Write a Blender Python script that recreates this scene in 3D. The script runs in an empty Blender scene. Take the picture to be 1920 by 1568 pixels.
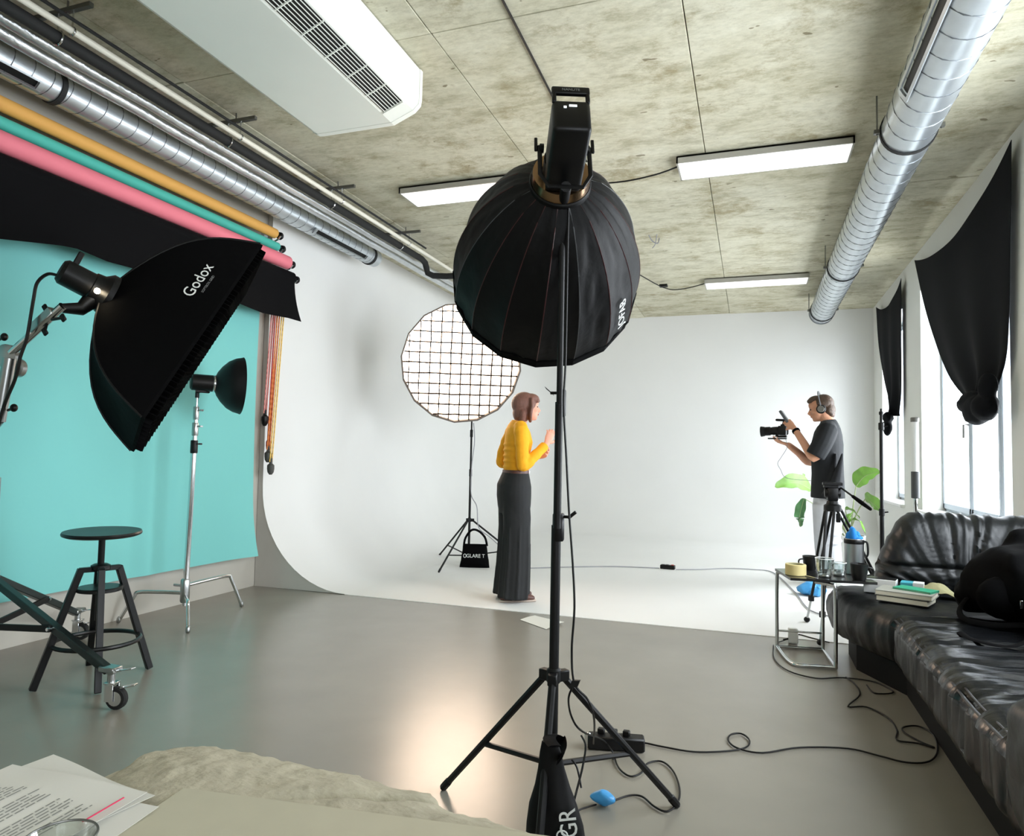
import bpy, bmesh, math, random
from mathutils import Vector, Matrix, noise
V = Vector
random.seed(7)
SC = bpy.context.scene
COL = SC.collection
R = math.radians
PI = math.pi

# ------------------------------------------------------------------ camera
CAM_H = 1.17
YAW, PITCH, ROLL, FPX = 0.333846, 0.0531438, 0.0201732, 1299.08
_cy, _sy = math.cos(YAW), math.sin(YAW)
CF = V((-_sy*math.cos(PITCH), _cy*math.cos(PITCH), math.sin(PITCH)))
_r0 = V((_cy, _sy, 0)); _u0 = _r0.cross(CF)
CR = _r0*math.cos(ROLL) + _u0*math.sin(ROLL)
CU = -_r0*math.sin(ROLL) + _u0*math.cos(ROLL)
CO = V((0, 0, CAM_H))
cd = bpy.data.cameras.new('camera'); co = bpy.data.objects.new('camera', cd); COL.objects.link(co)
co.matrix_world = Matrix(((CR.x, CU.x, -CF.x, 0), (CR.y, CU.y, -CF.y, 0), (CR.z, CU.z, -CF.z, CAM_H), (0, 0, 0, 1)))
cd.sensor_fit = 'HORIZONTAL'; cd.sensor_width = 36; cd.lens = FPX/1920*36
cd.clip_start = 0.02; cd.clip_end = 200
SC.camera = co
# measured room positions: a sight line met with a floor height (onz), a depth (ony) or a side plane (onx)
def _ray(x, y): return CR*((x-960)/FPX) - CU*((y-784)/FPX) + CF
def onz(x, y, z=0.0): d = _ray(x, y); return CO + d*((z-CAM_H)/d.z)
def ony(x, y, Y): d = _ray(x, y); return CO + d*(Y/d.y)
def onx(x, y, X): d = _ray(x, y); return CO + d*(X/d.x)

# ------------------------------------------------------------------ light and exposure
SC.view_settings.view_transform = 'Standard'; SC.view_settings.look = 'None'
SC.view_settings.gamma = 1; SC.view_settings.use_curve_mapping = False
SC.view_settings.exposure = 0.80
SKY_STRENGTH = 9.0
W = bpy.data.worlds.new('overcast_sky'); SC.world = W; W.use_nodes = True
bg = W.node_tree.nodes['Background']; bg.inputs[0].default_value = (0.92, 0.955, 1.0, 1); bg.inputs[1].default_value = SKY_STRENGTH
BACK_BOX_E, KEY_BOX_E = 11.0, 6.0            # emission of the two lit softbox diffusers
PANEL_E = 0.55                                  # ceiling LED panels

# ------------------------------------------------------------------ materials
def lin(c):
    if isinstance(c, (tuple, list)):
        c = [v/255 for v in c]
        return tuple(v/12.92 if v <= .04045 else ((v+.055)/1.055)**2.4 for v in c) + (1,)
def mat(name, col, rough=.5, metal=0.0, var=0.0, vscale=6.0, bump=0.0, bscale=60.0, spec=.5, emis=0.0, sheen=0.0, coat=0.0, stretch=None):
    m = bpy.data.materials.new(name); m.use_nodes = True
    nt = m.node_tree; b = nt.nodes['Principled BSDF']; c = lin(col)
    b.inputs['Base Color'].default_value = c; b.inputs['Roughness'].default_value = rough
    b.inputs['Metallic'].default_value = metal; b.inputs['Specular IOR Level'].default_value = spec
    if sheen: b.inputs['Sheen Weight'].default_value = sheen
    if coat: b.inputs['Coat Weight'].default_value = coat
    if emis:
        b.inputs['Emission Color'].default_value = c; b.inputs['Emission Strength'].default_value = emis
    tc = None
    if var or bump:
        tc = nt.nodes.new('ShaderNodeTexCoord'); src = tc.outputs['Object']
        if stretch:
            mp = nt.nodes.new('ShaderNodeMapping'); mp.inputs['Scale'].default_value = stretch
            nt.links.new(src, mp.inputs[0]); src = mp.outputs[0]
    if var:
        n = nt.nodes.new('ShaderNodeTexNoise'); n.inputs['Scale'].default_value = vscale; n.inputs['Detail'].default_value = 5
        nt.links.new(src, n.inputs['Vector'])
        r = nt.nodes.new('ShaderNodeValToRGB')
        r.color_ramp.elements[0].position = .3; r.color_ramp.elements[1].position = .7
        r.color_ramp.elements[0].color = tuple(v*(1-var) for v in c[:3]) + (1,)
        r.color_ramp.elements[1].color = tuple(min(1, v*(1+var)) for v in c[:3]) + (1,)
        nt.links.new(n.outputs['Fac'], r.inputs[0]); nt.links.new(r.outputs[0], b.inputs['Base Color'])
    if bump:
        n2 = nt.nodes.new('ShaderNodeTexNoise'); n2.inputs['Scale'].default_value = bscale; n2.inputs['Detail'].default_value = 4
        nt.links.new(src, n2.inputs['Vector'])
        bp = nt.nodes.new('ShaderNodeBump'); bp.inputs['Strength'].default_value = bump; bp.inputs['Distance'].default_value = .01
        nt.links.new(n2.outputs['Fac'], bp.inputs['Height']); nt.links.new(bp.outputs[0], b.inputs['Normal'])
    return m

def glass_mat(name, tint=(1, 1, 1), gloss=.12):
    m = bpy.data.materials.new(name); m.use_nodes = True; nt = m.node_tree
    nt.nodes.remove(nt.nodes['Principled BSDF'])
    out = nt.nodes['Material Output']
    t = nt.nodes.new('ShaderNodeBsdfTransparent'); t.inputs[0].default_value = tint + (1,)
    g = nt.nodes.new('ShaderNodeBsdfGlossy'); g.inputs['Roughness'].default_value = .03
    lw = nt.nodes.new('ShaderNodeLayerWeight'); lw.inputs[0].default_value = gloss
    mx = nt.nodes.new('ShaderNodeMixShader')
    nt.links.new(lw.outputs['Facing'], mx.inputs[0]); nt.links.new(t.outputs[0], mx.inputs[1]); nt.links.new(g.outputs[0], mx.inputs[2])
    nt.links.new(mx.outputs[0], out.inputs[0])
    return m

def concrete_mat():
    m = bpy.data.materials.new('board_marked_concrete'); m.use_nodes = True; nt = m.node_tree; L = nt.links.new
    b = nt.nodes['Principled BSDF']; b.inputs['Roughness'].default_value = .82
    geo = nt.nodes.new('ShaderNodeNewGeometry')
    oi = nt.nodes.new('ShaderNodeObjectInfo')
    def nz(scale, detail, st=(1, 1, 1), rough=.6):
        mp = nt.nodes.new('ShaderNodeMapping'); mp.inputs['Scale'].default_value = st
        L(geo.outputs['Position'], mp.inputs[0])
        n = nt.nodes.new('ShaderNodeTexNoise'); n.inputs['Scale'].default_value = scale; n.inputs['Detail'].default_value = detail
        n.inputs['Roughness'].default_value = rough
        L(mp.outputs[0], n.inputs['Vector']); return n.outputs['Fac']
    def ramp(fac, stops):
        r = nt.nodes.new('ShaderNodeValToRGB')
        while len(r.color_ramp.elements) < len(stops): r.color_ramp.elements.new(.5)
        for e, (p, c) in zip(r.color_ramp.elements, stops): e.position = p; e.color = c if len(c) == 4 else lin(c)
        L(fac, r.inputs[0]); return r.outputs[0]
    def mix(f, a, c, mode='MIX'):
        x = nt.nodes.new('ShaderNodeMix'); x.data_type = 'RGBA'; x.blend_type = mode
        if isinstance(f, float): x.inputs[0].default_value = f
        else: L(f, x.inputs[0])
        for s, v in ((6, a), (7, c)):
            if isinstance(v, tuple): x.inputs[s].default_value = v
            else: L(v, x.inputs[s])
        return x.outputs[2]
    big = ramp(nz(1.3, 6, (1, 1, 1), .65), [(.34, (176, 169, 138)), (.48, (204, 199, 174)), (.70, (218, 215, 196))])
    streak = ramp(nz(4.2, 9, (.75, 1.6, 1), .74), [(.36, (150, 143, 116)), (.50, (206, 201, 179)), (.68, (226, 223, 206))])
    c = mix(.55, big, streak)
    blot = ramp(nz(1.7, 9, (1, 1.2, 1), .78), [(.52, (0, 0, 0, 1)), (.66, (.9, .9, .9, 1))])
    c = mix(blot, c, lin((152, 140, 106)))
    mot = ramp(nz(22, 5, (.8, 1.5, 1), .75), [(.36, (.74, .74, .71, 1)), (.58, (1, 1, 1, 1))])
    c = mix(.55, c, mot, 'MULTIPLY')
    pit = ramp(nz(9, 2, (1, 1.6, 1), .4), [(.745, (1, 1, 1, 1)), (.76, (.45, .42, .36, 1))])
    c = mix(1.0, c, pit, 'MULTIPLY')
    tone = ramp(oi.outputs['Random'], [(0, (.86, .86, .84, 1)), (1, (1, 1, 1, 1))])
    c = mix(1.0, c, tone, 'MULTIPLY')
    L(c, b.inputs['Base Color'])
    bp = nt.nodes.new('ShaderNodeBump'); bp.inputs['Strength'].default_value = .22; bp.inputs['Distance'].default_value = .01
    L(nz(14, 8, (.8, 1.3, 1), .7), bp.inputs['Height']); L(bp.outputs[0], b.inputs['Normal'])
    return m

M = {}
M['concrete'] = concrete_mat()
M['floor'] = mat('grey_coated_floor', (136, 132, 122), .27, var=.05, vscale=3, bump=.015, bscale=30, spec=.5)
M['cyc'] = mat('white_cyclorama_paint', (226, 226, 224), .6, var=.012, vscale=2, spec=.3)
M['cyc_end'] = mat('shade_greyed_plaster', (190, 187, 180), .8, var=.03)  # end face of the white cove, its shade put into the colour
M['wall_grey'] = mat('grey_wall_paint', (184, 180, 170), .8, var=.03, vscale=3)
M['wall_white'] = mat('white_wall_paint', (225, 225, 220), .75, var=.015, vscale=2)
M['white_plastic'] = mat('white_enamel', (228, 230, 222), .4, var=.01)
M['panel_side'] = mat('aluminium_panel_frame', (172, 170, 162), .5, .3)
M['diffuser'] = mat('opal_diffuser', (240, 240, 238), .5, emis=PANEL_E)
M['galv'] = mat('galvanised_steel', (196, 202, 206), .34, .85, var=.06, vscale=9, bump=.03, bscale=20)
M['galv_dark'] = mat('duct_seam_steel', (120, 124, 128), .45, .8)
M['foil'] = mat('aluminium_foil_lagging', (205, 208, 210), .32, .9, var=.08, vscale=14, bump=.6, bscale=26)
M['white_pipe'] = mat('white_pipe_paint', (226, 222, 208), .45)
M['dark_rubber'] = mat('black_pipe_lagging', (26, 27, 27), .8, bump=.2, bscale=30)
M['dark_steel'] = mat('dark_stand_steel', (70, 78, 78), .35, .9)
M['steel'] = mat('zinc_bracket_steel', (120, 120, 116), .45, .8)
M['chrome'] = mat('chrome', (214, 216, 218), .14, 1.0)
M['dull_chrome'] = mat('worn_chrome', (170, 172, 172), .3, 1.0)
M['black_fabric'] = mat('black_nylon', (4, 4, 5), .8, bump=.25, bscale=16, spec=.07)
M['black_fabric2'] = mat('black_softbox_nylon', (5, 5, 6), .6, bump=.35, bscale=13, spec=.22)
M['black_metal'] = mat('black_powder_coat', (8, 8, 9), .5, spec=.3)
M['black_plastic'] = mat('black_plastic', (7, 7, 8), .42, spec=.3)
M['grey_plastic'] = mat('grey_plastic', (70, 72, 74), .45)
M['red_trim'] = mat('red_piping', (58, 14, 16), .35)
M['copper'] = mat('warm_metal_speedring', (150, 120, 90), .22, 1.0)
M['white_print'] = mat('white_print', (225, 228, 226), .6)
M['grey_print'] = mat('grey_print', (120, 122, 122), .6)
M['hot_lamp'] = mat('modelling_lamp', (255, 236, 200), .5, emis=28)
M['box_back'] = mat('lit_diffuser_cloth', (255, 226, 200), .6, emis=BACK_BOX_E)
M['box_key'] = mat('lit_key_diffuser_cloth', (255, 230, 206), .6, emis=KEY_BOX_E)
M['box_off'] = mat('unlit_diffuser_cloth', (232, 232, 228), .6)
M['grid_dark'] = mat('dark_grid_cloth', (50, 46, 43), .9, spec=.1)
M['grid_cloth'] = mat('grey_grid_cloth', (112, 104, 98), .9, spec=.1)
M['amber'] = mat('amber_paper', (214, 160, 80), .7)
M['teal'] = mat('teal_paper', (70, 176, 160), .7)
M['turq'] = mat('turquoise_paper', (118, 194, 190), .75, var=.02, vscale=1.2)
M['pink'] = mat('pink_paper', (226, 120, 134), .7)
M['black_paper'] = mat('black_paper', (8, 8, 10), .88, spec=.12)
M['chain_red'] = mat('red_plastic_chain', (222, 84, 70), .5)
M['chain_pink'] = mat('pink_plastic_chain', (232, 150, 144), .5)
M['chain_orange'] = mat('orange_plastic_chain', (222, 130, 62), .5)
M['chain_yellow'] = mat('yellow_plastic_chain', (226, 186, 96), .5)
M['weight'] = mat('grey_rubber_weight', (70, 70, 66), .6)
M['stool'] = mat('stool_lacquer', (9, 11, 12), .38, spec=.35)
M['skin'] = mat('skin', (222, 160, 136), .55, var=.04, vscale=14)
M['skin_m'] = mat('tanned_skin', (206, 150, 120), .55, var=.04, vscale=14)
M['lips'] = mat('lips', (190, 96, 92), .5)
M['eye'] = mat('eye', (50, 42, 38), .25)
M['hair_w'] = mat('brown_hair', (118, 78, 66), .5, var=.25, vscale=30, bump=.5, bscale=60, stretch=(6, 6, .6))
M['hair_m'] = mat('dark_brown_hair', (74, 56, 42), .55, var=.3, vscale=40, bump=.6, bscale=50)
M['yellow'] = mat('mustard_knit', (240, 168, 20), .8, var=.05, vscale=20, bump=.2, bscale=40)
M['trouser'] = mat('charcoal_trouser_cloth', (20, 22, 24), .8, var=.1, vscale=12, bump=.15, bscale=30)
M['leather_br'] = mat('brown_leather', (86, 52, 44), .45)
M['sole'] = mat('shoe_sole', (196, 180, 168), .6)
M['tee'] = mat('navy_black_cotton', (14, 17, 21), .85, var=.1, vscale=8, bump=.2, bscale=20)
M['jeans_lt'] = mat('pale_grey_denim', (196, 198, 202), .85, var=.06, vscale=7, bump=.25, bscale=16)
M['leaf'] = mat('green_leaf', (112, 158, 62), .4, var=.2, vscale=9)
M['leaf_dark'] = mat('dark_green_leaf', (76, 122, 78), .4, var=.2, vscale=9)
M['stem'] = mat('leaf_stem', (150, 160, 118), .5)
M['soil'] = mat('potting_soil', (60, 46, 36), .9, var=.3, vscale=40)
M['leather'] = mat('black_leather', (13, 16, 18), .40, var=.12, vscale=5, bump=.35, bscale=14, spec=.38)
M['leather_seat'] = mat('creased_black_leather', (10, 12, 15), .27, var=.12, vscale=5, bump=.4, bscale=7, spec=.4, stretch=(1.0, 4.5, 1.0))
M['leather_base'] = mat('black_sofa_base', (6, 6, 7), .7, spec=.2)
M['table_top'] = mat('black_laminate', (34, 34, 34), .2)
M['tape'] = mat('masking_tape', (206, 190, 132), .7)
M['mug'] = mat('black_stoneware', (14, 15, 16), .35)
M['glass'] = glass_mat('clear_glass', (.90, .93, .92), .42)
M['window_glass'] = glass_mat('window_glass', (.97, .985, .99), .06)
M['frame'] = mat('grey_window_frame', (176, 186, 196), .5)
M['sill'] = mat('white_stone_sill', (232, 232, 230), .4)
M['brushed'] = mat('brushed_steel', (170, 172, 174), .3, 1.0, stretch=(1, 1, 30), bump=.05)
M['blue_cloth'] = mat('blue_cloth', (24, 120, 200), .8, bump=.3, bscale=20)
M['blue_bag'] = mat('blue_plastic_bag', (64, 150, 210), .35, bump=.3, bscale=14)
M['cream_paper'] = mat('book_pages', (214, 208, 190), .85, var=.04, stretch=(1, 1, 60), vscale=30)
M['book_grey'] = mat('grey_book_cover', (150, 150, 140), .6)
M['book_green'] = mat('green_book_cover', (52, 158, 122), .5)
M['book_teal'] = mat('teal_box_card', (70, 164, 180), .5)
M['olive'] = mat('olive_felt', (150, 146, 108), .9, bump=.4, bscale=30)
M['curtain'] = mat('black_curtain_cloth', (9, 11, 15), .9, var=.12, vscale=5, spec=.15)
M['stone'] = mat('rough_stone', (184, 177, 156), .9, var=.09, vscale=16, bump=.5, bscale=40)
M['stone_flat'] = mat('honed_stone', (190, 185, 163), .6, var=.02, vscale=30)
M['paper'] = mat('white_paper', (216, 214, 206), .8)
M['ink'] = mat('grey_ink', (138, 138, 132), .8)
M['pink_ink'] = mat('pink_marker', (226, 50, 96), .6)
M['cable'] = mat('black_cable', (8, 8, 8), .5, spec=.3)
M['cable_grey'] = mat('grey_cable', (150, 150, 156), .5)
M['tube_white'] = mat('white_tube_light', (226, 228, 226), .4)
M['red_plastic'] = mat('red_switch', (170, 40, 36), .4)
M['clear_plastic'] = mat('pale_plastic', (225, 226, 224), .35)

# ------------------------------------------------------------------ mesh helpers (everything in room coordinates)
ORG = {}
def NB(): return bmesh.new()
def frame_from(d, up=V((0, 0, 1))):
    d = d.normalized()
    if abs(d.dot(up)) > .98: up = V((0, 1, 0)) if abs(d.y) < .9 else V((1, 0, 0))
    s = d.cross(up).normalized(); u = s.cross(d).normalized()
    return s, u
def obox(bm, c, ax, ay, az, bev=0.0, seg=1):
    """box with half-axis vectors"""
    c = V(c); ax, ay, az = V(ax), V(ay), V(az)
    vs = [bm.verts.new(c + ax*i + ay*j + az*k) for i in (-1, 1) for j in (-1, 1) for k in (-1, 1)]
    q = [(0, 1, 3, 2), (4, 6, 7, 5), (0, 4, 5, 1), (2, 3, 7, 6), (0, 2, 6, 4), (1, 5, 7, 3)]
    fs = [bm.faces.new([vs[i] for i in f]) for f in q]
    if bev:
        es = list({e for f in fs for e in f.edges})
        bmesh.ops.bevel(bm, geom=es, offset=bev, segments=seg, affect='EDGES', profile=.5)
def box(bm, lo, hi, bev=0.0, seg=1):
    lo, hi = V(lo), V(hi); c = (lo+hi)/2; h = (hi-lo)/2
    obox(bm, c, (h.x, 0, 0), (0, h.y, 0), (0, 0, h.z), bev, seg)
def tube(bm, pts, r, n=8, cap=True, closed=False, rb=None, up=V((0, 0, 1)), round_=False):
    """swept tube; r is one radius or one per point; rb a second radius (elliptical)"""
    pts = [V(p) for p in pts]; k = len(pts)
    r = list(r) if isinstance(r, (list, tuple)) else [r]*k
    rb = (list(rb) if isinstance(rb, (list, tuple)) else [rb]*k) if rb is not None else r
    if round_:
        for end in (0, 1):
            a, b = (pts[0], pts[1]) if end == 0 else (pts[-1], pts[-2])
            d = (a-b).normalized(); ra, rbb = (r[0], rb[0]) if end == 0 else (r[-1], rb[-1]); m = min(ra, rbb)
            ex = [(a + d*m*math.sin(t), ra*math.cos(t), rbb*math.cos(t)) for t in (R(35), R(65), R(84))]
            if end == 0:
                pts = [e[0] for e in ex][::-1] + pts; r = [e[1] for e in ex][::-1] + r; rb = [e[2] for e in ex][::-1] + rb
            else:
                pts = pts + [e[0] for e in ex]; r = r + [e[1] for e in ex]; rb = rb + [e[2] for e in ex]
        k = len(pts)
    rings = []; s = None
    for i, p in enumerate(pts):
        if closed: d = pts[(i+1) % k] - pts[i-1]
        else: d = pts[min(i+1, k-1)] - pts[max(i-1, 0)]
        if d.length < 1e-9: d = V((0, 0, 1))
        d.normalize()
        if s is None: s, u = frame_from(d, up)
        else:
            s = s - d*s.dot(d)
            if s.length < 1e-6: s, u = frame_from(d, up)
            s.normalize(); u = s.cross(d)
        rings.append([bm.verts.new(p + s*(r[i]*math.cos(2*PI*j/n)) + u*(rb[i]*math.sin(2*PI*j/n))) for j in range(n)])
    for i in range(k if closed else k-1):
        a, b = rings[i], rings[(i+1) % k]
        for j in range(n): bm.faces.new((a[j], a[(j+1) % n], b[(j+1) % n], b[j]))
    if cap and not closed:
        bm.faces.new(rings[0][::-1]); bm.faces.new(rings[-1])
def smooth_path(pts, k=6):
    """Catmull-Rom"""
    pts = [V(p) for p in pts]; out = []
    for i in range(len(pts)-1):
        p0 = pts[max(i-1, 0)]; p1 = pts[i]; p2 = pts[i+1]; p3 = pts[min(i+2, len(pts)-1)]
        for j in range(k):
            t = j/k
            out.append(.5*((2*p1) + (p2-p0)*t + (2*p0-5*p1+4*p2-p3)*t*t + (3*p1-p0-3*p2+p3)*t**3))
    out.append(pts[-1]); return out
def lathe(bm, prof, c, axis=V((0, 0, 1)), n=20, up=V((0, 0, 1)), cap=True):
    """prof: (radius, distance along axis)"""
    axis = V(axis).normalized(); s, u = frame_from(axis, up); c = V(c); rings = []
    for (rr, t) in prof:
        rings.append([bm.verts.new(c + axis*t + s*(rr*math.cos(2*PI*j/n)) + u*(rr*math.sin(2*PI*j/n))) for j in range(n)])
    for a, b in zip(rings, rings[1:]):
        for j in range(n): bm.faces.new((a[j], a[(j+1) % n], b[(j+1) % n], b[j]))
    if cap:
        bm.faces.new(rings[0][::-1]); bm.faces.new(rings[-1])
def ball(bm, c, rad, rot=None, nu=14, nv=9):
    """ellipsoid with half axes rad (tuple), optional rotation matrix"""
    c = V(c); rad = rad if isinstance(rad, tuple) else (rad,)*3
    top = V((0, 0, rad[2])); rows = []
    tr = (lambda p: c + (rot @ p if rot else p))
    t = bm.verts.new(tr(top)); b = bm.verts.new(tr(-top))
    for i in range(1, nv):
        th = PI*i/nv
        rows.append([bm.verts.new(tr(V((rad[0]*math.sin(th)*math.cos(2*PI*j/nu), rad[1]*math.sin(th)*math.sin(2*PI*j/nu), rad[2]*math.cos(th))))) for j in range(nu)])
    for j in range(nu):
        bm.faces.new((t, rows[0][j], rows[0][(j+1) % nu])); bm.faces.new((b, rows[-1][(j+1) % nu], rows[-1][j]))
    for a, d in zip(rows, rows[1:]):
        for j in range(nu): bm.faces.new((a[j], d[j], d[(j+1) % nu], a[(j+1) % nu]))
def sheet(bm, f, nu, nv, th=0.0):
    """grid surface f(u,v); th > 0 gives it two faces and an edge"""
    g = [[V(f(i/nu, j/nv)) for j in range(nv+1)] for i in range(nu+1)]
    top = [[bm.verts.new(p) for p in row] for row in g]
    for i in range(nu):
        for j in range(nv): bm.faces.new((top[i][j], top[i+1][j], top[i+1][j+1], top[i][j+1]))
    if th:
        bot = []
        for i in range(nu+1):
            row = []
            for j in range(nv+1):
                du = g[min(i+1, nu)][j]-g[max(i-1, 0)][j]; dv = g[i][min(j+1, nv)]-g[i][max(j-1, 0)]
                nrm = du.cross(dv); nrm = nrm.normalized() if nrm.length > 1e-12 else V((0, 0, 1))
                row.append(bm.verts.new(g[i][j]-nrm*th))
            bot.append(row)
        for i in range(nu):
            for j in range(nv): bm.faces.new((bot[i][j+1], bot[i+1][j+1], bot[i+1][j], bot[i][j]))
        for i in range(nu):
            bm.faces.new((top[i+1][0], top[i][0], bot[i][0], bot[i+1][0])); bm.faces.new((top[i][nv], top[i+1][nv], bot[i+1][nv], bot[i][nv]))
        for j in range(nv):
            bm.faces.new((top[0][j], top[0][j+1], bot[0][j+1], bot[0][j])); bm.faces.new((top[nu][j+1], top[nu][j], bot[nu][j], bot[nu][j+1]))
def prism(bm, poly, z0, z1):
    a = [bm.verts.new((p[0], p[1], z0)) for p in poly]; b = [bm.verts.new((p[0], p[1], z1)) for p in poly]; n = len(poly)
    bm.faces.new(a[::-1]); bm.faces.new(b)
    for i in range(n): bm.faces.new((a[i], a[(i+1) % n], b[(i+1) % n], b[i]))

def obj(name, bm, m, parent=None, ang=38, recalc=True, **props):
    if isinstance(bm, bpy.types.Mesh): me = bm
    else:
        if recalc: bmesh.ops.recalc_face_normals(bm, faces=bm.faces)
        me = bpy.data.meshes.new(name); bm.to_mesh(me); bm.free()
    xs = [v.co for v in me.vertices]
    c = V([(min(p[i] for p in xs)+max(p[i] for p in xs))/2 for i in range(3)])
    me.transform(Matrix.Translation(-c))
    if ang: 
        me.polygons.foreach_set('use_smooth', [True]*len(me.polygons)); me.set_sharp_from_angle(angle=R(ang))
    me.materials.append(m)
    o = bpy.data.objects.new(name, me); COL.objects.link(o); ORG[o] = c
    if parent: o.parent = parent; o.location = c - ORG[parent]
    else: o.location = c
    for k, v in props.items(): o[k] = v
    return o
def thing(name, label, cat, loc, group=None):
    o = bpy.data.objects.new(name, None); COL.objects.link(o); o.location = V(loc); ORG[o] = V(loc); o.empty_display_size = .1
    o['label'] = label; o['category'] = cat
    if group: o['group'] = group
    return o
def tag(o, label, cat, group=None):
    o['label'] = label; o['category'] = cat
    if group: o['group'] = group
    return o
def struct(o, label=None):
    o['kind'] = 'structure'
    if label: o['label'] = label
    return o
def sempty(name, loc, label=None):
    o = bpy.data.objects.new(name, None); COL.objects.link(o); o.location = V(loc); ORG[o] = V(loc); o['kind'] = 'structure'
    if label: o['label'] = label
    return o
def lettering(name, body, size, at, xd, yd, m, parent, ext=.0006, align='CENTER', sx=1.0):
    cu = bpy.data.curves.new('t', 'FONT'); cu.body = body; cu.size = size; cu.align_x = align; cu.align_y = 'CENTER'; cu.extrude = ext
    cu.resolution_u = 3
    t = bpy.data.objects.new('t', cu); COL.objects.link(t)
    me = bpy.data.meshes.new_from_object(t.evaluated_get(bpy.context.evaluated_depsgraph_get()))
    bpy.data.objects.remove(t)
    xd = V(xd).normalized(); yd = V(yd); yd = (yd - xd*yd.dot(xd)).normalized(); zd = xd.cross(yd); at = V(at)
    me.materials.clear()
    me.transform(Matrix(((xd.x*sx, yd.x, zd.x, at.x), (xd.y*sx, yd.y, zd.y, at.y), (xd.z*sx, yd.z, zd.z, at.z), (0, 0, 0, 1))))
    return obj(name, me, m, parent, ang=0)
def body_remesh(o, vox=.006, it=6):
    md = o.modifiers.new('remesh', 'REMESH'); md.mode = 'VOXEL'; md.voxel_size = vox; md.use_smooth_shade = True
    s = o.modifiers.new('smooth', 'SMOOTH'); s.factor = .5; s.iterations = it
    return o
def lerp(a, b, t): return V(a)*(1-t) + V(b)*t
def poly_at(pts, t):
    """point at fraction t of a list of points (by index)"""
    f = t*(len(pts)-1); i = min(int(f), len(pts)-2); return lerp(pts[i], pts[i+1], f-i)

# ================================================================== THE ROOM
CEIL, XL, XR, YB, YR = 3.40, -4.05, 1.65, 11.05, -6.0
b = NB(); box(b, (XL-.3, YR-.2, -.15), (XR+.35, YB+.2, 0)); struct(obj('floor', b, M['floor'], ang=0), 'glossy grey coated studio floor')
# ceiling: slab above, cast concrete fields below it with open joints
ceil_ = sempty('ceiling', (-1.2, 4, CEIL+.1), 'raw board-marked concrete ceiling')
b = NB(); box(b, (XL-.3, YR-.2, CEIL+.03), (XR+.35, YB+.2, CEIL+.2)); obj('slab', b, M['dark_rubber'], ceil_, ang=0)
xsx = [XL-.3, -3.28, -1.615, -.325, 1.15, XR+.3]; ysy = [YR-.2, -2.4, .4, 3.22, 6.1, 8.9, YB+.2]
for i in range(5):
    for j in range(6):
        z = CEIL + random.uniform(-.004, .004) - (.012 if i == 4 else 0); g = .0025
        b = NB(); box(b, (xsx[i]+g, ysy[j]+g, z), (xsx[i+1]-g, ysy[j+1]-g, CEIL+.035), .003); obj('concrete_panel', b, M['concrete'], ceil_, ang=0)
b = NB(); box(b, (XL-.25, YR-.2, 0), (XL, YB+.2, CEIL+.02)); struct(obj('wall_left', b, M['wall_grey'], ang=0), 'grey painted side wall behind the paper rolls')
b = NB(); box(b, (XL, YB, 0), (XR, YB+.2, CEIL+.02)); struct(obj('wall_back', b, M['wall_white'], ang=0), 'white back wall')
b = NB(); box(b, (XL, YR-.2, 0), (XR, YR, CEIL+.02)); struct(obj('wall_rear', b, M['wall_white'], ang=0), 'white wall behind the camera')
# cyclorama: infinity cove along the far side and the back
cyc = sempty('wall_cyclorama', (-1.2, 8, 0), 'white infinity cove curving from floor into walls')
Rc = .86; CX, CY0, CY1 = XL+.055, 4.98, YB-.02
prof = [(Rc, .004)] + [(Rc-Rc*math.sin(t), Rc-Rc*math.cos(t)+.004) for t in [R(a) for a in range(6, 91, 6)]] + [(0, 1.5), (0, CEIL+.01)]
path = []
for k in range(13): path.append((V((CX, CY0+(CY1-.9-CY0)*k/12, 0)), V((1, 0, 0))))
for k in range(1, 12):
    a = R(90*k/12); path.append((V((CX+.9-.9*math.cos(a), CY1-.9+.9*math.sin(a), 0)), V((math.cos(a), -math.sin(a), 0))))
for k in range(9): path.append((V((CX+.9+(XR-CX-.9)*k/8, CY1, 0)), V((0, -1, 0))))
b = NB(); rows = [[b.verts.new(p + n*d + V((0, 0, z))) for d, z in prof] for p, n in path]
for A_, B_ in zip(rows, rows[1:]):
    for i in range(len(prof)-1): b.faces.new((A_[i], A_[i+1], B_[i+1], B_[i]))
obj('cove_surface', b, M['cyc'], cyc, ang=50)
b = NB(); box(b, (CX+Rc-.01, CY0, 0), (XR, CY1-Rc+.02, .004)); obj('painted_floor', b, M['cyc'], cyc, ang=0)
b = NB(); vs = [b.verts.new((CX-.05, CY0+.004, 0)), b.verts.new((CX-.05, CY0+.004, CEIL))] + [b.verts.new((CX+d, CY0+.004, z)) for d, z in prof[::-1]]
b.faces.new(vs); obj('end_panel', b, M['cyc_end'], cyc, ang=0)
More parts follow.
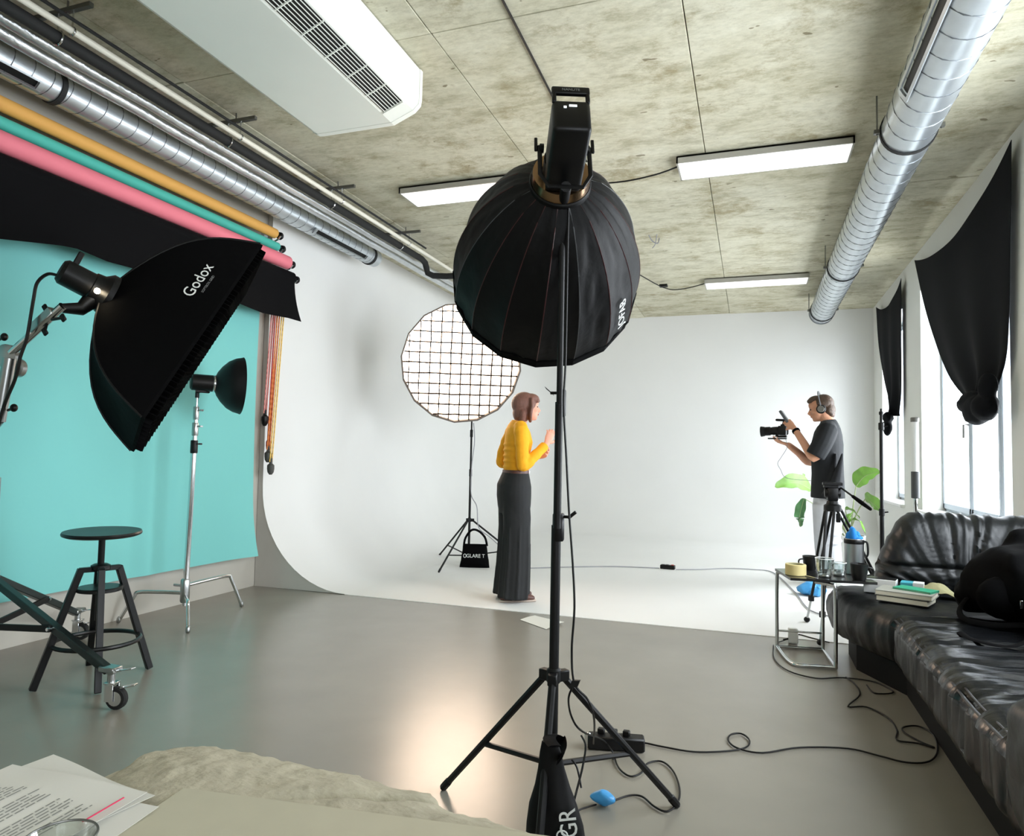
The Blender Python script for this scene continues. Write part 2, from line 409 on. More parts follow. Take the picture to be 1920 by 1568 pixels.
# window wall: sill wall, head, piers and openings
OPEN = [(9.0, 10.35), (5.5, 8.1), (2.3, 4.6), (-2.9, -.6)]; ZS, ZT, WT = .69, 2.96, .26  # last opening is unseen, added to light the stone table
wr = sempty('wall_right', (XR, 4, 0), 'white wall with tall windows')
b = NB(); box(b, (XR, YR, 0), (XR+WT, YB, ZS-.03)); obj('parapet', b, M['wall_white'], wr, ang=0)
b = NB(); box(b, (XR, YR, ZT), (XR+WT, YB, CEIL+.02)); obj('head_beam', b, M['wall_white'], wr, ang=0)
ed = [YB] + [v for o in OPEN for v in (o[1], o[0])] + [YR]
for k in range(0, len(ed), 2):
    b = NB(); box(b, (XR, ed[k+1], ZS-.03), (XR+WT, ed[k], ZT)); obj('pier', b, M['wall_white'], wr, ang=0)
for n, (y0, y1) in enumerate(OPEN):
    w = sempty('window_%d' % (n+1), (XR+.2, (y0+y1)/2, ZS), 'tall grey-framed window in the white wall')
    xf, t = XR+.20, .05
    b = NB(); box(b, (XR-.05, y0-.03, ZS-.03), (XR+WT, y1+.03, ZS+.005), .004); obj('window_sill', b, M['sill'], w, ang=0)
    b = NB()
    for lo, hi in (((xf, y0, ZS), (xf+.06, y1, ZS+t)), ((xf, y0, ZT-t), (xf+.06, y1, ZT)), ((xf, y0, ZS), (xf+.06, y0+t, ZT)), ((xf, y1-t, ZS), (xf+.06, y1, ZT))): box(b, lo, hi, .005)
    obj('window_frame', b, M['frame'], w, ang=0)
    cuts = [y1, 7.13, 6.34, y0] if n == 1 else ([y1, (y0+y1)/2, y0] if n == 0 else [y1, y0+(y1-y0)*.62, y0+(y1-y0)*.3, y0])
    for a, c in zip(cuts, cuts[1:]):
        s = NB(); e = .055
        for lo, hi in (((xf-.02, c, ZS+.03), (xf+.045, a, ZS+.03+e)), ((xf-.02, c, ZT-.03-e), (xf+.045, a, ZT-.03)), ((xf-.02, c+.005, ZS+.03), (xf+.045, c+.005+e, ZT-.03)), ((xf-.02, a-.005-e, ZS+.03), (xf+.045, a-.005, ZT-.03))): box(s, lo, hi, .004)
        so = obj('sash', s, M['frame'], w, ang=0)
        g = NB(); box(g, (xf+.012, c+.05, ZS+.07), (xf+.02, a-.05, ZT-.07)); obj('pane', g, M['window_glass'], so, ang=0)
    h = NB(); yh = cuts[1]+.05; tube(h, [(xf-.02, yh, 1.52), (xf-.06, yh, 1.52), (xf-.06, yh, 1.40)], .009, 8); obj('window_handle', h, M['steel'], w)
    lt = bpy.data.lights.new('window_portal', 'AREA'); lt.shape = 'RECTANGLE'; lt.size = y1-y0; lt.size_y = ZT-ZS; lt.cycles.is_portal = True
    lo = bpy.data.objects.new('window_portal', lt); COL.objects.link(lo); lo.location = (XR+WT+.03, (y0+y1)/2, (ZS+ZT)/2)
    lo.rotation_euler = (R(90), 0, R(90))   # faces into the room

# ------------------------------------------------------------------ ceiling light panels
def panel(x0, x1, y0, y1, label):
    t = thing('ceiling_light_panel', label, 'ceiling light', ((x0+x1)/2, (y0+y1)/2, CEIL), 'flat ceiling light panels')
    b = NB(); z0, z1 = CEIL-.062, CEIL-.012
    for lo, hi in (((x0, y0, z0), (x1, y0+.012, z1)), ((x0, y1-.012, z0), (x1, y1, z1)), ((x0, y0, z0), (x0+.012, y1, z1)), ((x1-.012, y0, z0), (x1, y1, z1)), ((x0, y0, z1-.01), (x1, y1, z1))): box(b, lo, hi)
    obj('frame', b, M['panel_side'], t, ang=0)
    b = NB(); box(b, (x0+.011, y0+.011, z0-.001), (x1-.011, y1-.011, z0+.012), .003); obj('diffuser', b, M['diffuser'], t, ang=0)
    for sx in (x0+.2, x1-.2):
        b = NB(); box(b, (sx-.02, (y0+y1)/2-.04, z1-.002), (sx+.02, (y0+y1)/2+.04, CEIL+.004)); obj('mounting_bracket', b, M['steel'], t, ang=0)
panel(-.53, .66, 5.10, 5.44, 'flat white ceiling light panel beside the round duct, nearer one')
panel(-.56, .64, 8.78, 9.12, 'small far white ceiling light panel near the end of the round duct')
panel(-2.80, -1.60, 5.06, 5.40, 'white ceiling light panel half hidden behind the big black softbox')
def cable(name, pts, r, label, m='cable', k=6, n=6, cat='cable', group=None):
    b = NB(); tube(b, smooth_path(pts, k), r, n); return tag(obj(name, b, M[m]), label, cat, group)
cz = CEIL-.012
cable('ceiling_cable', [(-1.15, 2.2, cz), (-1.155, 3.1, cz), (-1.17, 4.1, cz), (-1.18, 5.0, cz)], .007, 'thin black cable running along concrete above the big softbox')
cable('light_cable', [(-1.6, 5.2, 3.34), (-1.25, 5.2, 3.30), (-.95, 5.2, 3.285), (-.7, 5.2, 3.31), (-.53, 5.2, 3.352)], .006, 'drooping black cable between the two nearer ceiling panels')
cable('light_cable', [(-1.75, 7.2, 3.385), (-1.35, 7.9, 3.34), (-1.07, 8.82, 3.33), (-.85, 8.85, 3.30), (-.56, 8.85, 3.352)], .006, 'sagging black cable feeding the small far ceiling panel')
b = NB(); box(b, (-1.11, 8.76, 3.33), (-1.01, 8.84, 3.36), .005); tag(obj('cable_connector', b, M['black_plastic']), 'small black connector block on the far ceiling cable', 'connector')
b = NB(); tube(b, smooth_path([(-.98, 6.9, CEIL-.003), (-.95, 6.95, CEIL-.05), (-.90, 6.97, CEIL-.07), (-.89, 7.0, CEIL-.01)], 5), .006, 6); tube(b, smooth_path([(-.90, 6.9, CEIL), (-.92, 6.93, CEIL-.09), (-.95, 6.95, CEIL-.12)], 5), .005, 6)
tag(obj('wire_stub', b, M['cable_grey']), 'loose wire ends hanging out of the concrete ceiling', 'wire')

# ------------------------------------------------------------------ round duct by the windows
def helix(c0, c1, rad, pitch, r, n=16):
    c0, c1 = V(c0), V(c1); d = c1-c0; L = d.length; s, u = frame_from(d); k = int(L/pitch*n); out = []
    for i in range(k+1):
        a = 2*PI*i/n; out.append(c0 + d*(i/k) + s*(rad*math.cos(a)) + u*(rad*math.sin(a)))
    b = NB(); tube(b, out, r, 4); return b
DX, DZ, DR = .885, 3.17, .15
t = thing('round_duct', 'thick galvanised spiral air duct under the ceiling beside the windows', 'duct', (DX, 6, DZ))
b = NB(); lathe(b, [(DR-.01, 0), (DR, 0.001), (DR, 11.1), (DR-.01, 11.101)], (DX, -1.0, DZ), (0, 1, 0), 32); obj('duct_tube', b, M['galv'], t)
obj('spiral_seam', helix((DX, .9, DZ), (DX, 10.05, DZ), DR+.001, .17, .0035), M['galv_dark'], t)
for yc in (10.08,):
    b = NB(); lathe(b, [(DR-.02, 0), (DR+.008, .001), (DR+.008, .05), (DR-.02, .051)], (DX, yc, DZ), (0, 1, 0), 32); obj('end_collar', b, M['galv_dark'], t)
for yc in (4.58, 7.72, 9.9):
    b = NB(); lathe(b, [(DR+.001, 0), (DR+.008, 0), (DR+.008, .03), (DR+.001, .03), (DR+.001, 0)], (DX, yc, DZ), (0, 1, 0), 32, cap=False)
    c = obj('clamp_ring', b, M['dark_rubber'], t)
    for sx in (-1, 1):
        b = NB(); tube(b, [(DX+sx*(DR+.02), yc+.015, DZ-.02), (DX+sx*(DR+.02), yc+.015, CEIL+.005)], .005, 6); box(b, (DX+sx*(DR+.02)-.018, yc, DZ-.012), (DX+sx*(DR+.02)+.018, yc+.03, DZ+.012)); obj('threaded_rod', b, M['steel'], c)
b = NB(); s = NB()
a0, a1 = R(190), R(222)
for (lo, hi) in ((3.0, 4.12),):
    for k in range(2):
        pass
def arcpt(a, y, r): return V((DX + r*math.cos(a), y, DZ + r*math.sin(a)))
fr = NB()
for (ya, yb, aa, ab) in ((2.2, 4.0, R(196), R(201)), (2.2, 4.0, R(219), R(224)), (2.2, 2.24, R(196), R(224)), (3.96, 4.0, R(196), R(224))):
    sheet(fr, lambda u, v: arcpt(aa+(ab-aa)*u, ya+(yb-ya)*v, DR+.012), 4, 2, .011)
g = obj('outlet_grille', fr, M['galv'], t)
b = NB(); sheet(b, lambda u, v: arcpt(R(201)+R(18)*u, 2.24+1.72*v, DR+.003), 4, 2, .002); obj('dark_slot', b, M['black_plastic'], g)

# ------------------------------------------------------------------ services along the grey wall
t = thing('round_duct', 'slimmer galvanised spiral duct high above the paper rolls', 'duct', (-3.7, 4, 3.2))
lx, lz, lr = -3.72, 3.185, .088
b = NB(); lathe(b, [(lr-.02, 0), (lr, 0), (lr, 7.25), (lr-.02, 7.25)], (lx, -1.0, lz), (0, 1, 0), 28); obj('duct_tube', b, M['galv'], t)
obj('spiral_seam', helix((lx, .8, lz), (lx, 6.15, lz), lr+.001, .11, .0028, 14), M['galv_dark'], t)
for yc in (2.72, 6.12):
    b = NB(); lathe(b, [(lr, 0), (lr+.008, 0), (lr+.008, .03), (lr, .03), (lr, 0)], (lx, yc, lz), (0, 1, 0), 28, cap=False); c = obj('clamp_ring', b, M['dark_rubber'], t)
    b = NB(); tube(b, [(lx, yc+.015, lz+lr), (lx, yc+.015, CEIL+.005)], .005, 6); obj('threaded_rod', b, M['steel'], c)
def slot(ya, yb):
    b = NB(); f = lambda a, y, r: V((lx + r*math.cos(a), y, lz + r*math.sin(a)))
    for (p, q, aa, ab) in ((ya, yb, R(-62), R(-58)), (ya, yb, R(-34), R(-30)), (ya, ya+.03, R(-62), R(-30)), (yb-.03, yb, R(-62), R(-30))):
        sheet(b, lambda u, v: f(aa+(ab-aa)*u, p+(q-p)*v, lr+.012), 3, 2, .011)
    g = obj('outlet_grille', b, M['galv'], t); b = NB(); sheet(b, lambda u, v: f(R(-58)+R(24)*u, ya+.03+(yb-ya-.06)*v, lr+.003), 3, 2, .002); obj('dark_slot', b, M['black_plastic'], g)
slot(5.1, 6.0); slot(1.6, 2.62)
def pipe(name, x, z, r, y0, y1, m, label, n=14, wob=0, extra=None):
    b = NB(); k = 60 if wob else 2; pts = []; rr = []
    for i in range(k+1):
        y = y0+(y1-y0)*i/k; pts.append((x+wob*noise.noise(V((x, y*3, 0))), y, z+wob*noise.noise(V((x+9, y*3, 0))))); rr.append(r+wob*.8*noise.noise(V((z, y*7, 3))))
    if extra: pts += extra; rr += [r]*len(extra)
    tube(b, pts, rr, n); return tag(obj(name, b, M[m]), label, 'pipe')
pipe('sprinkler_pipe', -3.20, 3.232, .017, -.5, 10.5, 'white_pipe', 'slim white sprinkler pipe hung below the ceiling, outermost of the pipes')
pipe('lagged_pipe', -3.30, 3.217, .032, -.5, 6.50, 'dark_rubber', 'black lagged pipe beside the white sprinkler pipe', extra=[(-3.30, 6.58, 3.20), (-3.30, 6.62, 3.15), (-3.29, 6.63, 3.10), (-3.24, 6.66, 3.075), (-3.1, 6.70, 3.07), (-2.6, 6.74, 3.07)])
pipe('foil_pipe', -3.42, 3.226, .034, -.5, 10.3, 'foil', 'foil wrapped pipe next to the black lagged pipe', wob=.005)
pipe('foil_pipe', -3.52, 3.212, .036, -.5, 10.3, 'foil', 'thinner foil wrapped pipe directly above the spiral duct edge', wob=.005)
pipe('pipe_shadow_strip', -3.155, 3.262, .009, -.5, 6.3, 'dark_rubber', 'thin dark strip standing for the shadow line right above the white sprinkler pipe')  # dark tube drawn where a shadow line follows the white pipe
for i, yy in enumerate((2.43, 3.63, 4.83, 6.02)):
    t = thing('pipe_hanger', 'steel pipe hanger with two rods, ' + ('first above the turquoise backdrop', 'second, level with the amber roll middle', 'third, near the amber roll end', 'fourth, beyond the rolls')[i], 'bracket', (-3.25, yy, 3.3), 'pipe hangers')
    b = NB(); box(b, (-3.60, yy-.012, 3.335), (-3.08, yy+.012, 3.357)); obj('cross_bar', b, M['steel'], t, ang=0)
    for xx in (-3.58, -3.24):
        b = NB(); tube(b, [(xx, yy, 3.325), (xx, yy, CEIL+.004)], .005, 6); obj('threaded_rod', b, M['steel'], t)
    for xx, zz, rr in ((-3.20, 3.232, .019), (-3.30, 3.217, .036)):
        b = NB(); tube(b, [(xx+rr*math.cos(R(a)), yy, zz+rr*math.sin(R(a))) for a in range(0, 360, 24)], .006, 6, closed=True); tube(b, [(xx, yy, zz+rr), (xx, yy, 3.34)], .0045, 6); obj('pipe_clip', b, M['chrome'], t)

# ------------------------------------------------------------------ ceiling air conditioner
t = thing('air_conditioner', 'long white ceiling-hung air conditioner with slatted outlet', 'air conditioner', (-2.2, 2.6, CEIL))
zb = 3.10
ac = [(-2.54, 3.39), (-2.54, 3.16), (-2.535, zb+.015), (-2.505, zb), (-2.0, zb), (-1.86, zb+.055), (-1.828, zb+.085), (-1.822, zb+.12), (-1.822, 3.39)]
b = NB(); ya, yb = 1.0, 3.50
rows = [[b.verts.new((x, y, z)) for x, z in ac] for y in (ya, yb)]
for i in range(len(ac)): j = (i+1) % len(ac); b.faces.new((rows[0][i], rows[0][j], rows[1][j], rows[1][i]))
b.faces.new(rows[0]); b.faces.new(rows[1][::-1]); obj('casing', b, M['white_plastic'], t, ang=20)
b = NB(); e = [(x+(.012 if x < -2.2 else -.012), z) for x, z in ac]
rows = [[b.verts.new((-2.16+(x+2.16)*s, y, 3.25+(z-3.25)*s)) for x, z in ac] for y, s in ((yb-.001, 1.012), (yb+.03, 1.012), (yb+.05, .96))]
for A_, B_ in zip(rows, rows[1:]):
    for i in range(len(ac)): j = (i+1) % len(ac); b.faces.new((A_[i], A_[j], B_[j], B_[i]))
b.faces.new(rows[0]); b.faces.new(rows[-1][::-1]); obj('end_cap', b, M['white_plastic'], t, ang=20)
P0, P1 = V((-1.985, 0, zb+.006)), V((-1.868, 0, zb+.052)); nd = V((P1.z-P0.z, 0, -(P1.x-P0.x))).normalized()
if nd.z > 0: nd = -nd
def gp(f, y, o): p = P0+(P1-P0)*f; return V((p.x, y, p.z)) + nd*o
b = NB(); sheet(b, lambda u, v: gp(u, 1.0+2.38*v, .001), 2, 2, .001); gr = obj('outlet_grille', b, M['black_plastic'], t, ang=0)
for k in range(7):
    b = NB(); f = (k+.5)/7; obox(b, gp(f, 2.19, .006), (P1-P0)*.011, V((0, 1.19, 0)), nd*.003); obj('slat', b, M['white_plastic'], gr, ang=0)
for k in range(13):
    b = NB(); obox(b, gp(.5, 1.1+k*.19, .006), (P1-P0)*.5, V((0, .0025, 0)), nd*.004); obj('grille_bar', b, M['white_plastic'], gr, ang=0)
for y_ in (1.0, 3.39):
    b = NB(); obox(b, gp(.5, y_, .006), (P1-P0)*.53, V((0, .012, 0)), nd*.008); obj('grille_end', b, M['white_plastic'], gr, ang=0)

# ------------------------------------------------------------------ paper rolls on the grey wall
def roll(name, z, x, r, y1, m, label, y0=1.0):
    t = thing(name, label, 'paper roll', (x, 3, z), 'background paper rolls')
    b = NB(); lathe(b, [(r*.7, 0), (r, 0), (r, y1-y0), (r*.7, y1-y0)], (x, y0, z), (0, 1, 0), 24); obj('paper', b, M[m], t)
    b = NB(); lathe(b, [(.018, 0), (.018, .05), (.03, .055), (.034, .075), (.02, .095), (.006, .1)], (x, y1, z), (0, 1, 0), 14); obj('roll_plug', b, M['black_plastic'], t)
    return t
roll('paper_roll', 3.02, -3.86, .042, 4.84, 'amber', 'amber background paper roll, topmost on the wall rack')
tr = roll('paper_roll', 2.92, -3.87, .036, 4.89, 'teal', 'teal roll with its long turquoise paper drop hanging down the wall')
roll('paper_roll', 2.79, -3.80, .058, 4.94, 'pink', 'thick pink background paper roll above the black one')
br = roll('paper_roll', 2.665, -3.78, .05, 4.98, 'black_paper', 'black paper roll with short black sheet hanging, lowest on the rack')
tb = [onx(x, y, -3.93) for x, y in ((490, 1046), (330, 1073), (165, 1101), (0, 1131))]
def turq(u, v):
    y = .9 + (4.79-.9)*u; z1 = .29 + (.012*(1-u)); z = 2.90 + (z1-2.90)*v
    x = -3.925 + .012*math.exp(-((y-3.72)/.07)**2)*max(0, v-.45)*1.8 - .010*math.exp(-((y-3.62)/.05)**2)*max(0, v-.45)*1.8
    if u > .9 and v > .8: x += .25*((u-.9)/.1)**2*((v-.8)/.2)**2*.25
    y += -.05*max(0, u-.85)/.15*math.sin(PI*v)*.6
    return (x + .004*math.sin(y*3+z), y, z)
b = NB(); sheet(b, turq, 90, 30, .001); obj('turquoise_paper', b, M['turq'], tr, ang=60)
bx = -3.735
be = [onx(x, y, bx) for x, y in ((-420, 400), (0, 451), (100, 462), (130, 468), (190, 492), (235, 503), (330, 528), (400, 556), (450, 575), (485, 588), (533, 597))]
def blk(u, v):
    y = .9 + (4.965-.9)*u
    zz = be[-1].z
    for p, q in zip(be, be[1:]):
        if p.y <= y <= q.y: zz = p.z + (q.z-p.z)*(y-p.y)/(q.y-p.y)
    if y < be[0].y: zz = be[0].z
    return (bx + .01*math.sin(y*5)*v + .05*v*v, y + (.05*v*v if u > .97 else 0), 2.665 + (zz-2.665)*v)
b = NB(); sheet(b, blk, 100, 8, .0012); obj('hanging_sheet', b, M['black_paper'], br, ang=60)
t = thing('roll_bracket', 'metal wall bracket holding the ends of the paper rolls', 'bracket', (-4.0, 4.99, 2.6))
b = NB(); box(b, (XL-.002, 4.90, 2.55), (XL+.03, 4.96, 3.12)); obj('wall_rail', b, M['chrome'], t, ang=0)
for z, x, y in ((3.02, -3.86, 4.86), (2.92, -3.87, 4.91), (2.79, -3.80, 4.96), (2.665, -3.78, 5.0)):
    b = NB(); tube(b, [(XL+.02, 4.93, z-.05), (x-.03, y+.02, z-.055), (x, y+.02, z-.04), (x+.03, y+.02, z-.01)], .008, 8); obj('hook_arm', b, M['chrome'], t)
# bead chains with weights
def chain(p0, p1, m, label, wm='weight', wr_=.03, strands=2, red=False):
    p0, p1 = V(p0), V(p1); t = thing('roll_chain', label, 'chain', p1, 'chains hanging from the paper rolls')
    b = NB()
    for s in range(strands):
        o = V((0, (s-.5*(strands-1))*.026, 0)); n = int((p0-p1).length/.022)
        for k in range(n):
            c = lerp(p0, p1, (k+.5)/n)+o; ob = (.0045, .0025) if k % 2 else (.0025, .0055)
            obox(b, c, (ob[0], 0, 0), (0, ob[1]+.002, 0), (0, 0, .013), .001)
    obj('chain_links', b, M[m], t, ang=0, kind='stuff')
    b = NB(); lathe(b, [(.012, .09), (.014, .045), (wr_, .03), (wr_, 0), (wr_*.85, -.03), (wr_*.4, -.05)], p1 - V((0, 0, .06)), (0, 0, 1), 12); obj('chain_weight', b, M[wm], t)
chain(onx(518, 500, -3.90), onx(497, 775, -3.95), 'chain_pink', 'pink plastic chain, innermost, with black square weight', 'black_plastic')
chain(onx(522, 520, -3.88), onx(504, 822, -3.93), 'chain_red', 'red plastic chain ending in a small red weight', 'red_plastic', .022)
chain(onx(527, 530, -3.86), onx(503, 843, -3.90), 'chain_orange', 'orange plastic chain with round dark weight')
chain(onx(534, 545, -3.84), onx(508, 866, -3.87), 'chain_yellow', 'yellow plastic chain, outermost, with the lowest round weight')

# ================================================================== LIGHTS AND STANDS
def tripod_legs(t, c, feet, zc, zb, zt, r, m, zfoot=.012, brace_at=.45, crown=True):
    """light stand legs: each from the crown down to its foot, with a brace to the lower collar"""
    c = V((c[0], c[1], 0))
    for f in feet:
        f = V((f[0], f[1], zfoot)); d = (f-c); d.z = 0; d.normalize()
        top = V((c.x, c.y, zc)) + d*.03
        b = NB(); tube(b, [top, f], r, 8, round_=True); lg = obj('leg', b, m, t)
        j = lerp(top, f, brace_at); b = NB(); tube(b, [V((c.x, c.y, zb))+d*.022, j-V((0, 0, r))], r*.75, 6); obj('brace', b, m, t)
        b = NB(); tube(b, [lerp(f, top, .05), f], r*1.2, 8, round_=True); obj('rubber_foot', b, M['black_plastic'], lg)
        if crown:
            s = d.cross(V((0, 0, 1))); b = NB(); obox(b, top, d*.02, s*.014, V((0, 0, .016)), .003); obj('leg_clevis', b, m, t)
    b = NB(); lathe(b, [(r*1.5, -.02), (r*1.9, -.015), (r*1.9, .02), (r*1.5, .025)], V((c.x, c.y, zc)), (0, 0, 1), 14); obj('crown', b, m, t)
    b = NB(); lathe(b, [(r*1.4, -.015), (r*1.8, -.012), (r*1.8, .012), (r*1.4, .015)], V((c.x, c.y, zb)), (0, 0, 1), 14); obj('lower_collar', b, m, t)

# ---- key light in the middle: stand
t = thing('light_stand', 'tall black light stand in the middle of the floor carrying the big softbox', 'light stand', (-.57, 2.10, 0))
KX, KY = -.57, 2.08
feet = [onz(832, 1482), onz(1268, 1515), V((-.50, 1.66, 0))]
tripod_legs(t, (KX, KY), feet, .498, .235, 0, .0115, M['black_metal'], brace_at=.56)
def kz(y): return ony(1045, y, KY).z
ktop = ony(1056, 395, 2.05)
secs = [(.06, kz(985), .0150), (kz(990), kz(755), .0122), (kz(760), ktop.z, .0098)]
for z0, z1, r in secs:
    f = lambda z: lerp((KX, KY, 0), (ktop.x, ktop.y, ktop.z), z/ktop.z)
    b = NB(); lathe(b, [(r, 0), (r, z1-z0)], V((f(z0).x, f(z0).y, z0)), (0, 0, 1), 16); obj('pole_section', b, M['black_metal'], t)
for yy, r in ((987, .0185), (755, .0150)):
    z = kz(yy); p = V((lerp((KX, KY, 0), ktop, z/ktop.z).x, KY, z))
    b = NB(); lathe(b, [(r*.85, -.045), (r, -.04), (r, .036), (r*.85, .04)], p, (0, 0, 1), 16); c = obj('lock_collar', b, M['black_plastic'], t)
    b = NB(); sx = 1 if yy > 900 else -1; tube(b, [p+V((sx*r, 0, .03)), p+V((sx*(r+.02), 0, .03))], .005, 6); obox(b, p+V((sx*(r+.024), 0, .036)), V((.012*sx, 0, .010)), V((0, .004, 0)), V((-.003, 0, .004))); obj('lock_knob', b, M['black_plastic'], c)

# ---- key softbox
Rg, Rm = ony(1050, 345, 2.05), ony(1024, 512, 2.44)
ax = (Rm-Rg); L = ax.length+.06; ax.normalize(); s_, u_ = frame_from(ax)
R0, RR, NR = .085, .346, 16
t = thing('softbox', 'big black sixteen-rib dome softbox seen from behind on the tall stand', 'softbox', Rg)
def kp(a, v):
    d = L*v; r = R0 + (RR-R0)*(math.sin(PI/2*v**.80)**.85)
    return Rg + ax*d + s_*(r*math.cos(a)) + u_*(r*math.sin(a))
for k in range(NR):
    a0, a1 = 2*PI*k/NR+.29, 2*PI*(k+1)/NR+.29
    def pan(u, v):
        p = lerp(kp(a0, v), kp(a1, v), u); c = Rg+ax*(L*v); q = (p-c)
        return p + q*(-.03*math.sin(PI*u)*v*(1-v**8)) + q.normalized()*(.0022*math.sin(PI*u)*noise.noise(V((k*3+u*4, v*7, 0)))*4)
    b = NB(); sheet(b, pan, 8, 16, .0015); obj('panel', b, M['black_fabric2'], t, ang=60)
    b = NB(); tube(b, [kp(a0, v/14)+(kp(a0, v/14)-Rg-ax*(L*v/14)).normalized()*.001 for v in range(15)], .0020, 5); obj('rib_seam', b, M['red_trim'] if k % 4 else M['grey_plastic'], t)
rim = [kp(2*PI*k/NR+.29, 1) for k in range(NR)]
b = NB(); tube(b, rim, .006, 6, closed=True); obj('rim_piping', b, M['black_fabric'], t)
b = NB(); rows = [[b.verts.new(p) for p in rim], [b.verts.new(p+ax*.045) for p in rim], [b.verts.new(p+ax*.045-(p-Rm).normalized()*.003) for p in rim], [b.verts.new(p-(p-Rm).normalized()*.003) for p in rim]]
for A_, B_ in zip(rows, rows[1:]):
    for i in range(NR): b.faces.new((A_[i], A_[(i+1) % NR], B_[(i+1) % NR], B_[i]))
obj('front_lip', b, M['black_fabric'], t, ang=20)
b = NB(); cc = Rg+ax*(L-.004); ctr = b.verts.new(cc-ax*.0); vs = [b.verts.new(cc+(p-Rg-ax*L)*.93) for p in rim]
for i in range(NR): b.faces.new((ctr, vs[i], vs[(i+1) % NR]))
obj('diffuser', b, M['box_key'], t, ang=0)
b = NB(); lathe(b, [(.062, -.05), (R0+.004, -.045), (R0+.008, -.01), (R0+.008, .012), (R0-.004, .016), (.062, .0)], Rg, ax, 28, cap=False); obj('speed_ring', b, M['copper'], t)
b = NB(); lathe(b, [(R0+.009, -.012), (R0+.013, -.008), (R0+.013, .010), (R0+.009, .014)], Rg, ax, 28, cap=False); obj('ring_band', b, M['black_metal'], t)
# lettering on the side panel that faces the windows
def to_px(p): d = p-CO; return V((960+FPX*d.dot(CR)/d.dot(CF), 784-FPX*d.dot(CU)/d.dot(CF)))
best = min((k for k in range(NR) if (kp(2*PI*(k+.5)/NR+.29, .7)-Rg-ax*L*.7).dot(CF) < 0.02), key=lambda k: (to_px(kp(2*PI*(k+.5)/NR+.29, .76))-V((1150, 556))).length)
am = 2*PI*(best+.5)/NR+.29
def kpm(v): return lerp(kp(am-PI/NR, v), kp(am+PI/NR, v), .5)
c0 = kpm(.76); tv = (kpm(.66)-kpm(.86)).normalized(); nrm = (c0-Rg-ax*L*.76); nrm = (nrm - tv*nrm.dot(tv)).normalized()
lettering('printed_name', 'JOFAB', .052, c0+nrm*.006, tv, nrm.cross(tv), M['white_print'], t)

# ---- key lamp head
t = thing('studio_lamp', 'black studio lamp head mounted behind the big dome softbox', 'studio lamp', Rg-ax*.15)
bk = -ax; up = V((0, 0, 1)); up = (up-bk*up.dot(bk)).normalized(); sd = up.cross(bk).normalized()
hc = Rg + bk*.165 + up*.006
b = NB(); obox(b, hc-up*.028, sd*.054, bk*.12, up*.058, .014, 3); body = obj('housing', b, M['black_plastic'], t)
b = NB(); lathe(b, [(.060, 0), (.060, .05)], Rg+bk*.052, bk, 20); obj('lamp_collar', b, M['black_metal'], t)
bf = hc+bk*.1205
b = NB(); obox(b, bf-bk*.007+up*.067, sd*.054, bk*.007, up*.014, .005, 3)
for q in (-1, 1): obox(b, bf-bk*.007+up*.040+sd*(.047*q), sd*.006, bk*.006, up*.020, .003)
obj('carry_handle', b, M['black_plastic'], t)
lettering('printed_name', 'NANLITE', .0125, bf+up*.066+bk*.0008, sd, up, M['grey_print'], t, .0004)
b = NB(); obox(b, bf+up*.004+sd*.004, sd*.011, bk*.001, up*.0035); obox(b, bf-up*.002-sd*.018, sd*.004, bk*.001, up*.0035); obj('display_digits', b, mat('lit_display', (225, 235, 235), .5, emis=.8), t, ang=0)
for k in range(6):
    b = NB(); obox(b, hc-up*.0825+bk*(-.08+k*.03), sd*.036, bk*.004, up*.001); obj('vent_slat', b, M['black_metal'], body, ang=0)
b = NB(); yk = Rg+bk*.12
pts = [yk+sd*.074+up*.03, yk+sd*.074-up*.08, yk+sd*.05-up*.125, yk-sd*.05-up*.125, yk-sd*.074-up*.08, yk-sd*.074+up*.03]
tube(b, pts, .007, 8, rb=.004); obj('yoke', b, M['black_metal'], t)
for q in (1, -1):
    b = NB(); lathe(b, [(.014, 0), (.014, .012), (.006, .014)], yk+sd*(.062*q)+up*.02, sd*q, 12); obox(b, yk+sd*(.085*q)+up*.035, sd*.005, bk*.004, up*.026, .002); obj('tilt_knob', b, M['black_plastic'], t)
b = NB(); jb = yk-up*.125; tube(b, [ktop-V((0, 0, .03)), V((ktop.x, ktop.y, jb.z+.005)), jb], .016, 10); obj('spigot_mount', b, M['black_metal'], t)
# power cable down the stand
kp_px = [(1066, 385), (1064, 480), (1062, 600), (1060, 690), (1057, 760), (1062, 860), (1067, 960), (1074, 1060), (1077, 1140), (1072, 1220), (1077, 1282)]
pts = [ony(x, y, 2.03) for x, y in kp_px] + [ony(1102, 1312, 2.06), ony(1114, 1350, 2.10), onz(1113, 1395, .05)]
cable('power_cable', pts, .0034, 'black power cable dropping along the tall stand', k=6)
pts = [ony(1076, 1284, 2.03), ony(1066, 1310, 2.05), ony(1072, 1345, 2.08), ony(1092, 1372, 2.13), onz(1130, 1388, .07), onz(1148, 1410, .03), onz(1150, 1425, .008)]
cable('power_cable', pts, .0032, 'short black cable looping from the stand crown to the floor socket', k=6)
b = NB(); p = ony(1078, 1282, 2.03); obox(b, p, CR*.012, V((0, .006, 0)), V((.004, 0, .010))); tag(obj('cable_tie', b, M['black_plastic']), 'black cable tie on the loop by the stand crown', 'cable tie')

